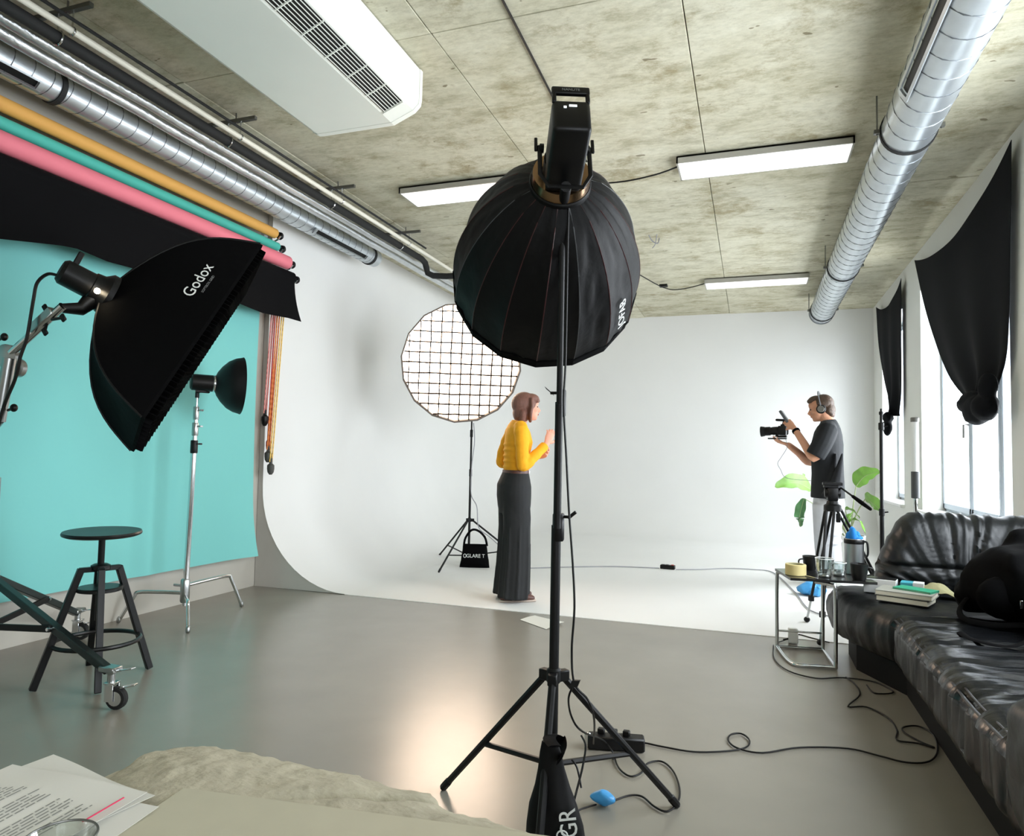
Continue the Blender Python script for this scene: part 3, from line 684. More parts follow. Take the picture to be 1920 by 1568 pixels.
# ---- sandbag on the key stand
t = thing('sandbag', 'black sandbag with big white lettering slumped against the tall stand', 'sandbag', (-.49, 1.86, 0))
def bag(side):
    o = V((-.53, 1.83, 0))
    px = [(1392, .022, .010), (1410, .030, .014), (1440, .036, .022), (1475, .050, .034), (1510, .068, .045), (1545, .080, .052), (1580, .088, .052), (1620, .090, .045)]
    return px
b = NB(); pts = []; ra = []; rb_ = []
for y, w, d in bag(0):
    p = ony(1030+ (y-1392)*.06, y, 1.90); pts.append(p); ra.append(w); rb_.append(d)
    
pts = [p for p in pts if p.z > .02]; n = len(pts)
pts[-1].z = max(pts[-1].z, .03)
tube(b, pts, ra[:n], 20, rb=rb_[:n], up=V((0, 1, 0)))
for v in b.verts: v.co += V((0, 1, 0))*0 + V((noise.noise(v.co*14), noise.noise(v.co*14+V((5, 0, 0))), noise.noise(v.co*11))) * .006; v.co.z = max(v.co.z, .004)
for v in b.verts: v.co.z = v.co.z
obj('bag_body', b, M['black_fabric2'], t)
b = NB(); tube(b, smooth_path([ony(1040, 1400, 1.81), ony(1030, 1386, 1.88), ony(1036, 1378, 1.98), ony(1052, 1388, 2.03), ony(1056, 1408, 1.95), ony(1050, 1425, 1.84)], 4), .018, 6, rb=.003); obj('bag_strap', b, M['black_fabric'], t)
lettering('printed_name', 'GR', .066, ony(1067, 1545, 1.842), CU*.97+CR*-.10, CR*-1, M['white_print'], t, .0006, sx=.9)
b = NB(); tube(b, [ony(1054+10*math.cos(a), 1567+9*math.sin(a), 1.838) for a in [2*PI*k/16 for k in range(16)]], .0022, 5, closed=True); obj('ring_mark', b, M['white_print'], t)

# ---- back softbox, lit, facing the room
BC = ony(865, 681, 6.42); bn = V((.46, -.84, -.24)).normalized(); bs, bu = frame_from(bn); BR = .605
t = thing('softbox', 'glowing white round softbox with grid standing on the white cove', 'softbox', BC)
NB_ = 16
def bp_(a, r, d): return BC + bs*(r*math.cos(a)) + bu*(r*math.sin(a)) + bn*d
ang16 = [2*PI*k/NB_+.08 for k in range(NB_)]
for k in range(NB_):
    a0, a1 = ang16[k], ang16[k]+2*PI/NB_
    b = NB(); f = lambda u, v: lerp(bp_(a0, .09+(BR-.09)*v**.6, -.42+.42*v), bp_(a1, .09+(BR-.09)*v**.6, -.42+.42*v), u)
    sheet(b, f, 3, 10, .002); obj('panel', b, M['black_fabric'], t, ang=60)
b = NB(); ctr = b.verts.new(bp_(0, 0, -.012)); vs = [b.verts.new(bp_(a, BR-.012, -.012)) for a in ang16]
for i in range(NB_): b.faces.new((ctr, vs[i], vs[(i+1) % NB_]))
obj('diffuser', b, M['box_back'], t, ang=0)
b = NB(); rows = [[b.verts.new(bp_(a, r, d)) for a in ang16] for r, d in ((BR, -.015), (BR+.006, .055), (BR-.010, .055), (BR-.012, -.015))]
for A_, B_ in zip(rows, rows[1:]):
    for i in range(NB_): b.faces.new((A_[i], A_[(i+1) % NB_], B_[(i+1) % NB_], B_[i]))
obj('front_lip', b, M['grid_cloth'], t, ang=20)
for d_, e_ in ((bs, bu), (bu, bs)):
    for k in range(-5, 6):
        o = k*.104; h = math.sqrt(max(.001, (BR-.02)**2-o*o))
        b = NB(); sheet(b, lambda u, v: BC + d_*(o+.006*noise.noise(V((u*6, k, 1)))) + e_*(-h+2*h*u) + bn*(.004+.048*v), 14, 1, .0105); obj('grid_strip', b, M['grid_dark'], t, ang=0)
b = NB(); lathe(b, [(.05, 0), (.07, .02), (.07, .20), (.05, .22)], BC-bn*.42, -bn, 16); obj('lamp_head', b, M['black_plastic'], t)
t = thing('light_stand', 'thin black light stand on the white cove under the glowing softbox', 'light stand', (-2.83, 6.85, 0))
BX, BY = -2.83, 6.85
feet = [V((BX+.62*math.cos(R(a)), BY+.62*math.sin(R(a)), 0)) for a in (-95, 145, 25)]
tripod_legs(t, (BX, BY), feet, .47, .10, 0, .0095, M['black_metal'], zfoot=.018, brace_at=.68)
btop = BC - bn*.50
for z0, z1, r in ((.09, .98, .0128), (.96, 1.40, .0105), (1.38, btop.z-.06, .0085)):
    b = NB(); f = lambda z: V((BX+(btop.x-BX)*.0*z, BY, z)); lathe(b, [(r, 0), (r, z1-z0)], f(z0), (0, 0, 1), 12); obj('pole_section', b, M['black_metal'], t)
for z in (.97, 1.39):
    b = NB(); lathe(b, [(.012, -.04), (.016, -.035), (.016, .035), (.012, .04)], (BX, BY, z), (0, 0, 1), 12); obj('lock_collar', b, M['black_plastic'], t)
b = NB(); tube(b, [V((BX, BY, btop.z-.08)), V((BX, BY, btop.z-.04)), btop], .014, 8); obj('tilt_bracket', b, M['black_metal'], t)
cable('lamp_cable', [V((BX+.03, BY-.02, 1.5)), V((BX+.05, BY-.03, 1.3)), V((BX+.02, BY-.02, 1.05)), V((BX+.02, BY-.02, .75)), V((BX+.10, BY-.05, .62)), V((BX+.12, BY-.03, .40)), V((BX+.24, BY, .30)), V((BX+.40, BY+.05, .15)), V((BX+.46, BY+.03, .05)), V((BX+.62, BY+.0, .012)), V((-1.9, 7.05, .012)), V((-1.4, 7.35, .012)), V((-.92, 7.47, .012))], .005, 'thin grey cable from the glowing softbox across the white floor', 'cable_grey')
# small sandbag
t = thing('sandbag', 'small dark sandbag with white lettering and strap under the glowing softbox', 'sandbag', (-2.70, 6.70, 0))
o = V((-2.70, 6.70, .004)); fx = V((.93, .30, 0)).normalized(); fy = V((-.30, .93, 0))
def sb(u, v):
    w = .155-.035*v; th = .055*math.sin(PI*min(1, max(0, v*.92+.08)))**.6 + .004
    a = 2*PI*u; x = w*math.copysign(abs(math.cos(a))**.7, math.cos(a)); y = th*math.copysign(abs(math.sin(a))**.9, math.sin(a))
    p = o + fx*x + fy*y + V((0, 0, .24*v)); return p + fx*(.004*noise.noise(p*20)) + fy*(.008*noise.noise(p*16))
b = NB(); sheet(b, sb, 28, 10); bmesh.ops.remove_doubles(b, verts=b.verts, dist=.0005); bmesh.ops.holes_fill(b, edges=[e for e in b.edges if e.is_boundary], sides=0); obj('bag_body', b, M['black_fabric'], t)
b = NB(); tube(b, smooth_path([o+fx*-.115+V((0, 0, .22)), o+fx*-.10+V((0, 0, .30)), o+fx*-.04+V((0, 0, .38)), o+fx*.03+V((0, 0, .375)), o+fx*.10+V((0, 0, .31)), o+fx*.125+V((0, 0, .22))], 4), .012, 6, rb=.003); obj('bag_strap', b, M['black_fabric'], t)
lettering('printed_name', 'GLARE T', .052, o+fx*.012+fy*-.066+V((0, 0, .125)), fx, (0, 0, 1), M['white_print'], t, sx=.95)
b = NB(); cc = o+fx*-.098+fy*-.060+V((0, 0, .125)); tube(b, [cc+fx*(.014*math.cos(a))+V((0, 0, .018*math.sin(a))) for a in [2*PI*k/14 for k in range(14)]], .003, 5, closed=True); obj('ring_mark', b, M['white_print'], t)

# ---- rectangular softbox at the upper side with strobe
N1, N2, F2 = ony(488, 457, 2.80), ony(265, 782, 2.15), ony(250, 838, 2.45)
vv = F2-N2; ee = N2-N1; vv = vv - ee*(vv.dot(ee)/ee.dot(ee))*.3
F2 = N2+vv; F1 = N1+vv; RGc = ony(203, 553, 2.34); RC = (N1+N2+F1+F2)/4
nax = (RC-RGc).normalized()
t = thing('softbox', 'black rectangular softbox with honeycomb grid tilted down before the turquoise paper', 'softbox', RC)
corners = [N1, N2, F2, F1]
def rc_(k): return RGc + (corners[k]-RC)*.13
def rod(k, v):
    out = (corners[k]-RC).normalized(); p = lerp(rc_(k), corners[k], v); return p + out*(.11*math.sin(PI*v**.8)) - nax*(.03*math.sin(PI*v))
for k in range(4):
    j = (k+1) % 4; b = NB()
    sheet(b, lambda u, v: lerp(rod(k, v), rod(j, v), u) + (RGc-RC).normalized()*(-.0) - (lerp(corners[k], corners[j], .5)-RC).normalized()*(.035*math.sin(PI*u)*math.sin(PI*v)), 12, 16, .002)
    obj('side_panel', b, M['black_fabric'], t, ang=60)
    b = NB(); tube(b, [rod(k, v/12) for v in range(13)], .005, 6); obj('corner_rod', b, M['black_metal'], t)
b = NB()
lip = [c+nax*.014 for c in corners]
for k in range(4):
    j = (k+1) % 4; sheet(b, lambda u, v: lerp(lerp(corners[k], corners[j], u), lerp(lip[k], lip[j], u), v), 1, 1, .002)
obj('front_lip', b, M['black_fabric'], t, ang=20)
b = NB(); sheet(b, lambda u, v: lerp(lerp(N1, N2, .04+.92*u), lerp(F1, F2, .04+.92*u), .04+.92*v)-nax*.012, 2, 2, .002); obj('diffuser', b, M['box_off'], t, ang=0)
for k in range(1, 44):
    b = NB(); f = k/44; sheet(b, lambda u, v: lerp(N1, N2, f+.006*math.sin(u*9+k))+vv*u+nax*(.004+.040*v), 8, 1, .002); obj('grid_strip', b, M['black_fabric'], t, ang=0)
for k in range(1, 10):
    b = NB(); f = k/10; sheet(b, lambda u, v: lerp(N1, N2, u)+vv*(f+.012*math.sin(u*40+k))+nax*(.004+.038*v), 44, 1, .002); obj('grid_strip', b, M['black_fabric'], t, ang=0)
# logo on the long side panel
def pan0(u, v): return lerp(rod(0, v), rod(1, v), u) - (lerp(N1, N2, .5)-RC).normalized()*(.035*math.sin(PI*u)*math.sin(PI*v))
pc = pan0(.30, .74); xd = (pan0(.18, .74)-pan0(.42, .74)).normalized(); yd = (pan0(.30, .62)-pan0(.30, .86)).normalized()
nn = xd.cross(yd)
if nn.dot(CO-pc) < 0: nn = -nn
lettering('printed_name', 'Godox', .074, pc+nn*.006, xd, yd, M['white_print'], t)
pc = pan0(.31, .83)
lettering('printed_line', 'SOFTBOX GRID', .016, pc+nn*.006, xd, yd, M['grey_print'], t)
t = thing('studio_strobe', 'black strobe head with shining modelling lamp behind the rectangular softbox', 'studio lamp', RGc-nax*.15)
hb, hf = ony(112, 506, 2.17), RGc-nax*.0
hd = (hf-hb).normalized(); hs, hu = frame_from(hd)
b = NB(); Lh = (hf-hb).length; lathe(b, [(.045, 0), (.058, .015), (.060, Lh*.62), (.066, Lh*.64), (.070, Lh*.8), (.095, Lh*.93), (.095, Lh+.01)], hb, hd, 22); body = obj('housing', b, M['black_plastic'], t)
b = NB(); obox(b, hb+hd*.04+hu*.085, hd*.012, hs*.008, hu*.032, .004); obj('tail_fin', b, M['black_plastic'], t)
b = NB(); obox(b, hb+hd*.10-CF*.0592+hu*.012, hd*.035, hu*.010, CF*.0015); obox(b, hb+hd*.185-CF*.0595+hu*.004, hd*.022, hu*.006, CF*.0015); obj('side_label', b, M['grey_print'], body, ang=0)
b = NB(); p = hb+hd*.16-hu*.055; tube(b, [p, p-hu*.06-hd*.02, ony(112, 578, 2.17)], [.04, .03, .02], 10); obj('tilt_bracket', b, M['black_plastic'], t)
b = NB(); ball(b, ony(203, 551, 2.30)+V((.0, -.055, .0)), .013, None, 10, 7); obj('modelling_lamp', b, M['hot_lamp'], t)
# boom arm and grip heads
t = thing('boom_arm', 'chrome boom arm with grip knobs holding the strobe', 'boom arm', ony(20, 680, 2.13))
ap = [ony(118, 574, 2.17), ony(72, 612, 2.16), ony(22, 662, 2.15)]
b = NB(); tube(b, [ap[0], ap[2]], .018, 12); obj('arm_tube', b, M['chrome'], t)
b = NB(); d = (ap[0]-ap[2]).normalized(); q, w = frame_from(d); obox(b, lerp(ap[0], ap[2], .35)+w*.012, d*.07, q*.022, w*.020, .004); obj('grip_block', b, M['dull_chrome'], t)
for px_ in ((85, 578), (118, 596), (84, 622)):
    p = ony(px_[0], px_[1], 2.15); b = NB(); c = lerp(ap[0], ap[2], .3); tube(b, [lerp(c, p, .3), p], .007, 6); obox(b, p, d*.012, q*.006, w*.018, .004); obj('wing_knob', b, M['black_plastic'], t)
b = NB(); c = ony(14, 668, 2.15); lathe(b, [(.03, -.02), (.052, -.015), (.052, .015), (.03, .02)], c, V((.2, -1, 0)), 20); obj('grip_disc', b, M['dull_chrome'], t)
b = NB(); lathe(b, [(.03, -.02), (.042, -.012), (.042, .012), (.03, .02)], ony(32, 690, 2.19), V((.2, -1, 0)), 20); obj('grip_disc', b, M['dull_chrome'], t)
b = NB(); p0, p1 = ony(18, 672, 2.13), ony(-2, 790, 2.13); tube(b, [p0, p1], .026, 12); obj('lower_arm', b, M['dull_chrome'], t)
for px_ in ((8, 632), (26, 765)):
    p = ony(px_[0], px_[1], 2.13); b = NB(); tube(b, [p+V((-.05, .01, -.01)), p], .006, 6); ball(b, p, (.018, .014, .018), None, 10, 7); obj('wing_knob', b, M['black_plastic'], t)
sp = [ony(112, 518, 2.16), ony(90, 514, 2.14), ony(70, 530, 2.13), ony(63, 560, 2.13), ony(58, 590, 2.12), ony(50, 635, 2.11), ony(38, 670, 2.09), ony(28, 712, 2.09), ony(8, 760, 2.09), ony(-12, 830, 2.09)]
cable('strobe_cable', sp, .007, 'black cable curving from the strobe head along the boom arm')
# roller stand carrying the boom: column stays at the frame edge, two folding legs reach into view
c1, c2 = V((-2.70, 2.41, 0)), V((-3.86, 3.18, 0)); hub = V((-3.57, 2.44, 0)); c3 = V((-4.0+.25, 1.62, 0))
t = thing('roller_stand', 'wheeled chrome folding stand whose legs end in castors by the black stool', 'light stand', hub)
b = NB(); tube(b, [hub+V((0, 0, .25)), hub+V((0, 0, 1.0)), ony(-60, 860, 2.2), ony(-2, 786, 2.13)], .024, 12); obj('column', b, M['dull_chrome'], t)
for z in (.28, .52):
    b = NB(); lathe(b, [(.035, -.025), (.042, -.02), (.042, .02), (.035, .025)], hub+V((0, 0, z)), (0, 0, 1), 16); obj('leg_collar', b, M['dull_chrome'], t)
for c in (c1, c2, c3):
    d = (c-hub).normalized(); top = hub+V((0, 0, .50))+d*.04; end = c+V((0, 0, .165))-d*.03
    dd = (end-top).normalized(); s2, u2 = frame_from(dd)
    b = NB(); obox(b, (top+end)/2, dd*((end-top).length/2), s2*.018, u2*.018, .003); obj('leg', b, M['dark_steel'], t, ang=20)
    b = NB(); j = lerp(top, end, .55); p0 = hub+V((0, 0, .28))+d*.03; e2 = (j-p0).normalized(); s3, u3 = frame_from(e2); obox(b, (p0+j)/2+s3*.024, e2*((j-p0).length/2), s3*.006, u3*.015); obj('brace', b, M['black_metal'], t, ang=20)
    b = NB(); tube(b, [j-s2*.03, j+s2*.04], .008, 8); obj('pivot_bolt', b, M['chrome'], t)
    # castor
    w = c+V((0, 0, .05)); wa = V((-.25, 1, 0)).normalized(); fw = wa.cross(V((0, 0, 1)))
    b = NB(); lathe(b, [(.022, -.015), (.044, -.015), (.05, -.008), (.05, .008), (.044, .015), (.022, .015)], w+fw*.02, wa, 22); ca = obj('castor_wheel', b, M['dark_rubber'], t)
    b = NB(); lathe(b, [(.032, -.017), (.032, .017)], w+fw*.02, wa, 16); obj('wheel_hub', b, M['chrome'], ca)
    b = NB()
    for q in (-1, 1): obox(b, w+wa*(.022*q)+V((0, 0, .025))-fw*.004, fw*.020, wa*.002, V((0, 0, .038)), .001)
    obox(b, w+V((0, 0, .066))-fw*.006, fw*.026, wa*.024, V((0, 0, .004)), .002); obj('castor_fork', b, M['chrome'], t)
    b = NB(); lathe(b, [(.016, 0), (.016, .035), (.022, .04), (.022, .06)], c+V((0, 0, .118))-fw*.01, (0, 0, 1), 12); obj('castor_stem', b, M['dull_chrome'], t)
    b = NB(); obox(b, c+V((0, 0, .175))-d*.02, d*.045, d.cross(V((0, 0, 1)))*.028, V((0, 0, .012)), .004); obj('leg_end', b, M['dull_chrome'], t)
    b = NB(); obox(b, w+fw*.075+V((0, 0, .055)), fw*.035+V((0, 0, .008)), wa*.014, V((0, 0, .004)), .002); obj('brake_pedal', b, M['chrome'], t); b = NB(); obox(b, c+V((.065, 0, .182)), V((.05, 0, .01)), V((0, .014, 0)), V((0, 0, .003)), .002); obj('brake_pedal', b, M['chrome'], t)

# ---- C-stand with beauty dish
t = thing('light_stand', 'chrome stand with bent turtle legs beside the turquoise paper', 'light stand', (-3.66, 3.80, 0))
cx, cy = -3.655, 3.80
feet = [onz(352, 1187), onz(453, 1138), onz(213, 1167)]; feet[2].x = max(feet[2].x, -3.985)
for i, f in enumerate(feet):
    d = (f-V((cx, cy, 0))); d.z = 0; ln = d.length; d.normalize(); z = .185+.05*(i == 1)-.02*(i == 0)
    b = NB(); tube(b, smooth_path([V((cx, cy, z))+d*.02, V((cx, cy, z+.01))+d*(ln*.40), V((cx, cy, z+.012))+d*(ln*.72), V((cx, cy, z-.02))+d*(ln*.79), f+V((0, 0, .012))], 4), .0125, 10, round_=True); lg = obj('leg', b, M['chrome'], t)
    b = NB(); tube(b, [f+V((0, 0, .03))-d*.004, f+V((0, 0, .012))], .0145, 10, round_=True); obj('leg_tip', b, M['dull_chrome'], lg)
b = NB(); lathe(b, [(.024, .12), (.030, .13), (.030, .27), (.024, .28)], (cx, cy, 0), (0, 0, 1), 16); obox(b, (cx-.05, cy-.02, .235), (.03, 0, 0), (0, .006, 0), (0, 0, .008), .003); obj('leg_hub', b, M['dull_chrome'], t)
def cz_(y): return ony(365, y, cy).z
dtop = ony(370, 738, cy)
for z0, z1, r, m in ((.10, cz_(845), .0185, 'chrome'), (cz_(850), cz_(770), .016, 'chrome'), (cz_(775), dtop.z, .009, 'chrome')):
    b = NB(); k0, k1 = z0/dtop.z, z1/dtop.z; P_ = lambda k: lerp((cx, cy, 0), dtop, k); tube(b, [V((P_(k0).x, cy, z0)), V((P_(k1).x, cy, z1))], r, 14); obj('pole_section', b, M[m], t)
for yy, r, m in ((838, .024, 'black_plastic'), (805, .021, 'dull_chrome'), (775, .019, 'dull_chrome')):
    z = cz_(yy); p = lerp((cx, cy, 0), dtop, z/dtop.z); b = NB(); lathe(b, [(r*.9, -.045), (r, -.04), (r, .04), (r*.9, .045)], p, (0, 0, 1), 14)
    tube(b, [p+V((r, 0, .02)), p+V((r+.025, 0, .02))], .005, 6); obox(b, p+V((r+.03, 0, .02)), (.004, 0, 0), (0, .014, 0), (0, 0, .006), .002); obj('lock_collar', b, M[m], t)
t = thing('beauty_dish', 'black beauty dish flash on the chrome stand facing the cove', 'studio lamp', dtop)
da = V((.945, .327, -.02))*.85+V((-.327, .943, 0))*.52; da.normalize()
hb = ony(357, 716, 3.74); 
b = NB(); lathe(b, [(.045, 0), (.056, .01), (.058, .16), (.050, .165)], hb, da, 20); obj('flash_head', b, M['black_plastic'], t)
b = NB(); lathe(b, [(.0585, 0), (.0605, .003), (.0605, .012), (.0585, .015)], hb+da*.142, da, 20); obj('mount_ring', b, M['chrome'], t)
b = NB(); lathe(b, [(.056, 0), (.085, .012), (.125, .040), (.165, .080), (.190, .125), (.200, .165), (.203, .170), (.198, .170), (.186, .125), (.16, .083), (.12, .045), (.056, .006)], hb+da*.16, da, 40, cap=False); obj('reflector_dish', b, M['black_metal'], t)
b = NB(); lathe(b, [(.004, 0), (.06, .004), (.06, .008), (.004, .012)], hb+da*.27, da, 20); obj('deflector_plate', b, M['white_plastic'], t)
b = NB(); tube(b, [dtop-V((0, 0, .03)), dtop+V((0, 0, .01)), hb+da*.07-V((0, 0, .055))], .014, 10); obox(b, hb+da*.08-V((0, 0, .05)), da*.035, V((0, .02, 0)), V((0, 0, .02)), .004); obj('tilt_bracket', b, M['black_metal'], t)

# ---- black swivel stool
t = thing('stool', 'black round swivel stool with footrest ring before the turquoise paper', 'stool', (-3.10, 2.66, 0))
sx, sy = -3.10, 2.66; st = ony(198, 1000, sy).z
b = NB(); lathe(b, [(.165, -.012), (.178, -.006), (.180, .002), (.176, .010), (.15, .010), (.001, .008)], (sx, sy, st), (0.02, -.03, 1), 40); obj('seat', b, M['stool'], t)
b = NB(); lathe(b, [(.06, -.018), (.05, -.012), (.02, -.02), (.0155, -.03), (.0155, -(st-.30))], (sx, sy, st), (0, 0, 1), 18); obj('spindle', b, M['stool'], t)
zt = ony(165, 1062, sy).z
fl = [onz(60, 1298), onz(280, 1255), onz(183, 1303), onz(166, 1247)]
for f in fl:
    d = f-V((sx, sy, 0)); d.z = 0; d.normalize(); top = V((sx, sy, zt))+d*.085; f = V((sx, sy, 0))+d*min(.30, (f-V((sx, sy, 0))).length); f.z = .006
    s2 = d.cross(V((0, 0, 1))); dd = (f-top).normalized(); b = NB(); u2 = s2.cross(dd)
    obox(b, (top+f)/2, dd*((f-top).length/2), s2*.0155, u2*.0155, .003); obj('leg', b, M['stool'], t, ang=20)
    b = NB(); obox(b, V((sx, sy, zt-.006))+d*.05, d*.042, s2*.0155, V((0, 0, .012)), .002); obj('top_bracket', b, M['stool'], t, ang=20)
b = NB(); lathe(b, [(.04, -.012), (.045, -.008), (.045, .012), (.03, .02)], (sx, sy, zt), (0, 0, 1), 18); obj('bearing', b, M['stool'], t)
b = NB(); lathe(b, [(.10, 0), (.105, .004), (.105, .016), (.10, .02)], (sx, sy, zt-.115), (0, 0, 1), 28); obj('lower_plate', b, M['stool'], t)
b = NB(); tube(b, [(sx+.192*math.cos(2*PI*k/36), sy+.192*math.sin(2*PI*k/36), .20) for k in range(36)], .011, 8, closed=True); obj('footrest_ring', b, M['stool'], t)

# ================================================================== PEOPLE
def person_frame(base, heading):
    f = V((math.cos(R(heading)), math.sin(R(heading)), 0)); l = V((-f.y, f.x, 0)); B = V(base)
    return (lambda x, y, z: B + f*x + l*y + V((0, 0, z))), f, l
def torso(bm, P, f, secs, n=22):
    """secs: (forward, z, half width, half depth)"""
    tube(bm, [P(x, 0, z) for x, z, w, d in secs], [s[2] for s in secs], n, rb=[s[3] for s in secs], up=f)
def hand(bm, wrist, d, pn, ts, sc=1.0, curl=18, spread=.018):
    """palm, four jointed fingers and a thumb; pn points out of the palm, ts = thumb side (+1/-1)"""
    d = V(d).normalized(); pn = V(pn); pn = (pn-d*pn.dot(d)).normalized(); w = d.cross(pn)*ts
    wrist = V(wrist)
    tube(bm, [wrist-d*.02*sc, wrist+d*.02*sc, wrist+d*.055*sc, wrist+d*.088*sc], [.022*sc, .030*sc, .038*sc, .036*sc], 12, rb=[.018*sc, .015*sc, .014*sc, .011*sc], up=pn, round_=True)
    for k, (off, ln) in enumerate(((1.5, .074), (.5, .082), (-.5, .076), (-1.5, .060))):
        p = wrist + d*(.078-.004*abs(off-.3))*sc + w*(off*spread*sc); pts = [p]; a = R(curl*(.35+.10*k))
        for sg in (.44, .32, .24):
            dd = d*math.cos(a) + pn*math.sin(a) + w*(off*.05); pts.append(pts[-1]+dd.normalized()*ln*sg*sc); a += R(curl*(1+.12*k))
        tube(bm, pts, [.0088*sc, .0085*sc, .0080*sc, .0068*sc], 8, round_=True)
    p = wrist + d*.022*sc + w*.026*sc
    tube(bm, [p, p+(d*.55+w*.75+pn*.25).normalized()*.040*sc, p+(d*.55+w*.75+pn*.25).normalized()*.040*sc+(d*.85+w*.2+pn*.4).normalized()*.034*sc], [.013*sc, .0105*sc, .0085*sc], 8, round_=True)
def head(bm, P, c, pitch, sc=1.0, fem=False):
    """c: (forward, z) of the head centre; returns a mapper from head space (forward, left, up)"""
    cp, sp = math.cos(R(pitch)), math.sin(R(pitch))
    def H(x, y, z): return P(c[0] + (x*cp + z*sp)*sc, y*sc, c[1] + (-x*sp + z*cp)*sc)
    f = (H(1, 0, 0)-H(0, 0, 0)).normalized(); l = (H(0, 1, 0)-H(0, 0, 0)).normalized(); u = f.cross(l)
    rot = Matrix((f, l, u)).transposed()
    e = lambda p, r: ball(bm, H(*p), tuple(v*sc for v in r), rot, 16, 11)
    e((-.012, 0, .03), (.098, .076, .092)); e((.028, 0, -.005), (.066, .066, .095)); e((.045, 0, -.055), (.050, .050, .052))
    e((.072, 0, -.083), (.022, .026, .020)); e((.062, 0, .045), (.036, .052, .040))
    tube(bm, [H(.085, 0, .022), H(.098, 0, .000), H(.112, 0, -.018), H(.104, 0, -.028)], [.009*sc, .010*sc, .013*sc, .011*sc], 8, round_=True)
    e((.088, 0, -.046), (.014, .024, .009)); e((.086, 0, -.058), (.013, .021, .008)); e((.079, 0, .032), (.017, .046, .009))
    for s in (-1, 1):
        e((.055, .040*s, -.012), (.030, .024, .026)); e((-.008, .074*s, -.005), (.020, .010, .032)); e((.000, .074*s, -.024), (.012, .009, .014))
    return H, rot

# ---------------- woman in yellow
P, f, l = person_frame((-1.815, 5.36, .004), 33)
t = thing('person', 'person in a yellow jumper and wide dark trousers standing on the white cove, hands raised', 'person', P(0, 0, 0))
b = NB()
H, rot = head(b, P, (.082, 1.555), 2, .97)
tube(b, [P(.0, 0, 1.36), P(.018, 0, 1.42), P(.05, 0, 1.475), P(.07, 0, 1.53)], [.06, .050, .047, .05], 14, up=f)
torso(b, P, f, [(0, .80, .13, .09), (0, .95, .13, .09), (0, 1.06, .11, .08), (.01, 1.22, .125, .085), (.005, 1.34, .13, .075), (.01, 1.40, .09, .055)])
RA = [P(0, -.142, 1.362), P(.0, -.180, 1.22), P(.01, -.195, 1.085), P(.10, -.17, 1.155), P(.205, -.12, 1.245)]
LA = [P(0, .142, 1.365), P(-.045, .185, 1.24), P(-.065, .215, 1.10), P(.05, .18, 1.115), P(.19, .08, 1.15)]
for A_ in (RA, LA): tube(b, smooth_path(A_, 4), [.045-.0012*i for i in range(17)], 10, up=f, round_=True)
hand(b, P(.222, -.115, 1.262), P(.26, -.095, 1.345)-P(.222, -.115, 1.262), P(0, .9, .1)-P(0, 0, 0), -1, 1.0, 20)
hand(b, P(.205, .066, 1.152), P(.27, .00, 1.18)-P(.205, .066, 1.152), P(-.3, -.6, .6)-P(0, 0, 0), -1, .95, 30)
for s in (-1, 1): tube(b, [P(0, .085*s, .85), P(.0, .085*s, .5), P(-.01, .085*s, .28), P(-.015, .085*s, .07)], [.075, .05, .045, .035], 10, up=f)
body_remesh(obj('body', b, M['skin'], t), .0055, 5)
b = NB()
torso(b, P, f, [(-.002, 1.025, .138, .102), (0, 1.05, .136, .100), (.0, 1.12, .134, .098), (.008, 1.20, .142, .106), (.016, 1.27, .150, .114), (.008, 1.34, .158, .100), (.004, 1.385, .150, .084), (.008, 1.415, .110, .068), (.015, 1.436, .062, .058)], 26)
for A_ in (RA, LA):
    pth = smooth_path(A_, 5); k = len(pth); sg = math.copysign(1, (A_[0]-P(0, 0, 0)).dot(l)); tube(b, [P(.004, .06*sg, 1.40), P(.002, .11*sg, 1.392)]+pth, [.045, .056]+[.060-.022*(i/(k-1))+.003*math.sin(i*2.1) for i in range(k)], 12, up=f)
    tube(b, [pth[-1]+(pth[-3]-pth[-1]).normalized()*.03, pth[-1]], [.041, .040], 12, up=f)
    for i in range(4, k-2, 3): tube(b, [pth[i]-(pth[i+1]-pth[i]).normalized()*.006, pth[i]+(pth[i+1]-pth[i]).normalized()*.006], [.060-.020*(i/(k-1))]*2, 12, up=f, round_=True)
for i in range(5):
    z = 1.07+.045*i; tube(b, [P(0, 0, z-.006), P(0, 0, z+.006)], [.143+.002*(i % 2)]*2, 20, rb=[.106, .106], up=f)
body_remesh(obj('jumper', b, M['yellow'], t), .007, 5)
b = NB()
torso(b, P, f, [(-.002, 1.035, .136, .102), (-.004, .99, .150, .116), (-.014, .92, .176, .138), (-.014, .84, .182, .138), (-.010, .76, .180, .132), (-.008, .70, .172, .122)], 26)
for s in (-1, 1):
    tube(b, [P(-.014, .082*s, .80), P(-.006, .083*s, .66), P(-.004, .084*s, .48), P(-.010, .086*s, .26), P(-.022, .088*s, .03)], [.084, .090, .088, .096, .106], 20, rb=[.112, .114, .108, .112, .118], up=f)
    for a in range(0, 360, 45):
        q = V((math.cos(R(a))*.092, math.sin(R(a))*.088, 0)); tube(b, [P(-.004+q.x*1.18, .084*s+q.y, .60), P(-.008+q.x*1.2, .085*s+q.y*1.02, .3), P(-.022+q.x*1.25, .088*s+q.y*1.12, .035)], [.006, .014, .02], 8, up=f)
body_remesh(obj('trousers', b, M['trouser'], t), .008, 4)
b = NB(); tube(b, [P(-.003, 0, 1.018), P(-.003, 0, 1.044)], [.142, .139], 28, rb=[.108, .105], up=f); be_ = obj('belt', b, M['leather_br'], t)
b = NB(); obox(b, P(.104, -.012, 1.031), f*.004, l*.022, V((0, 0, .015)), .002); obj('belt_buckle', b, M['chrome'], be_)
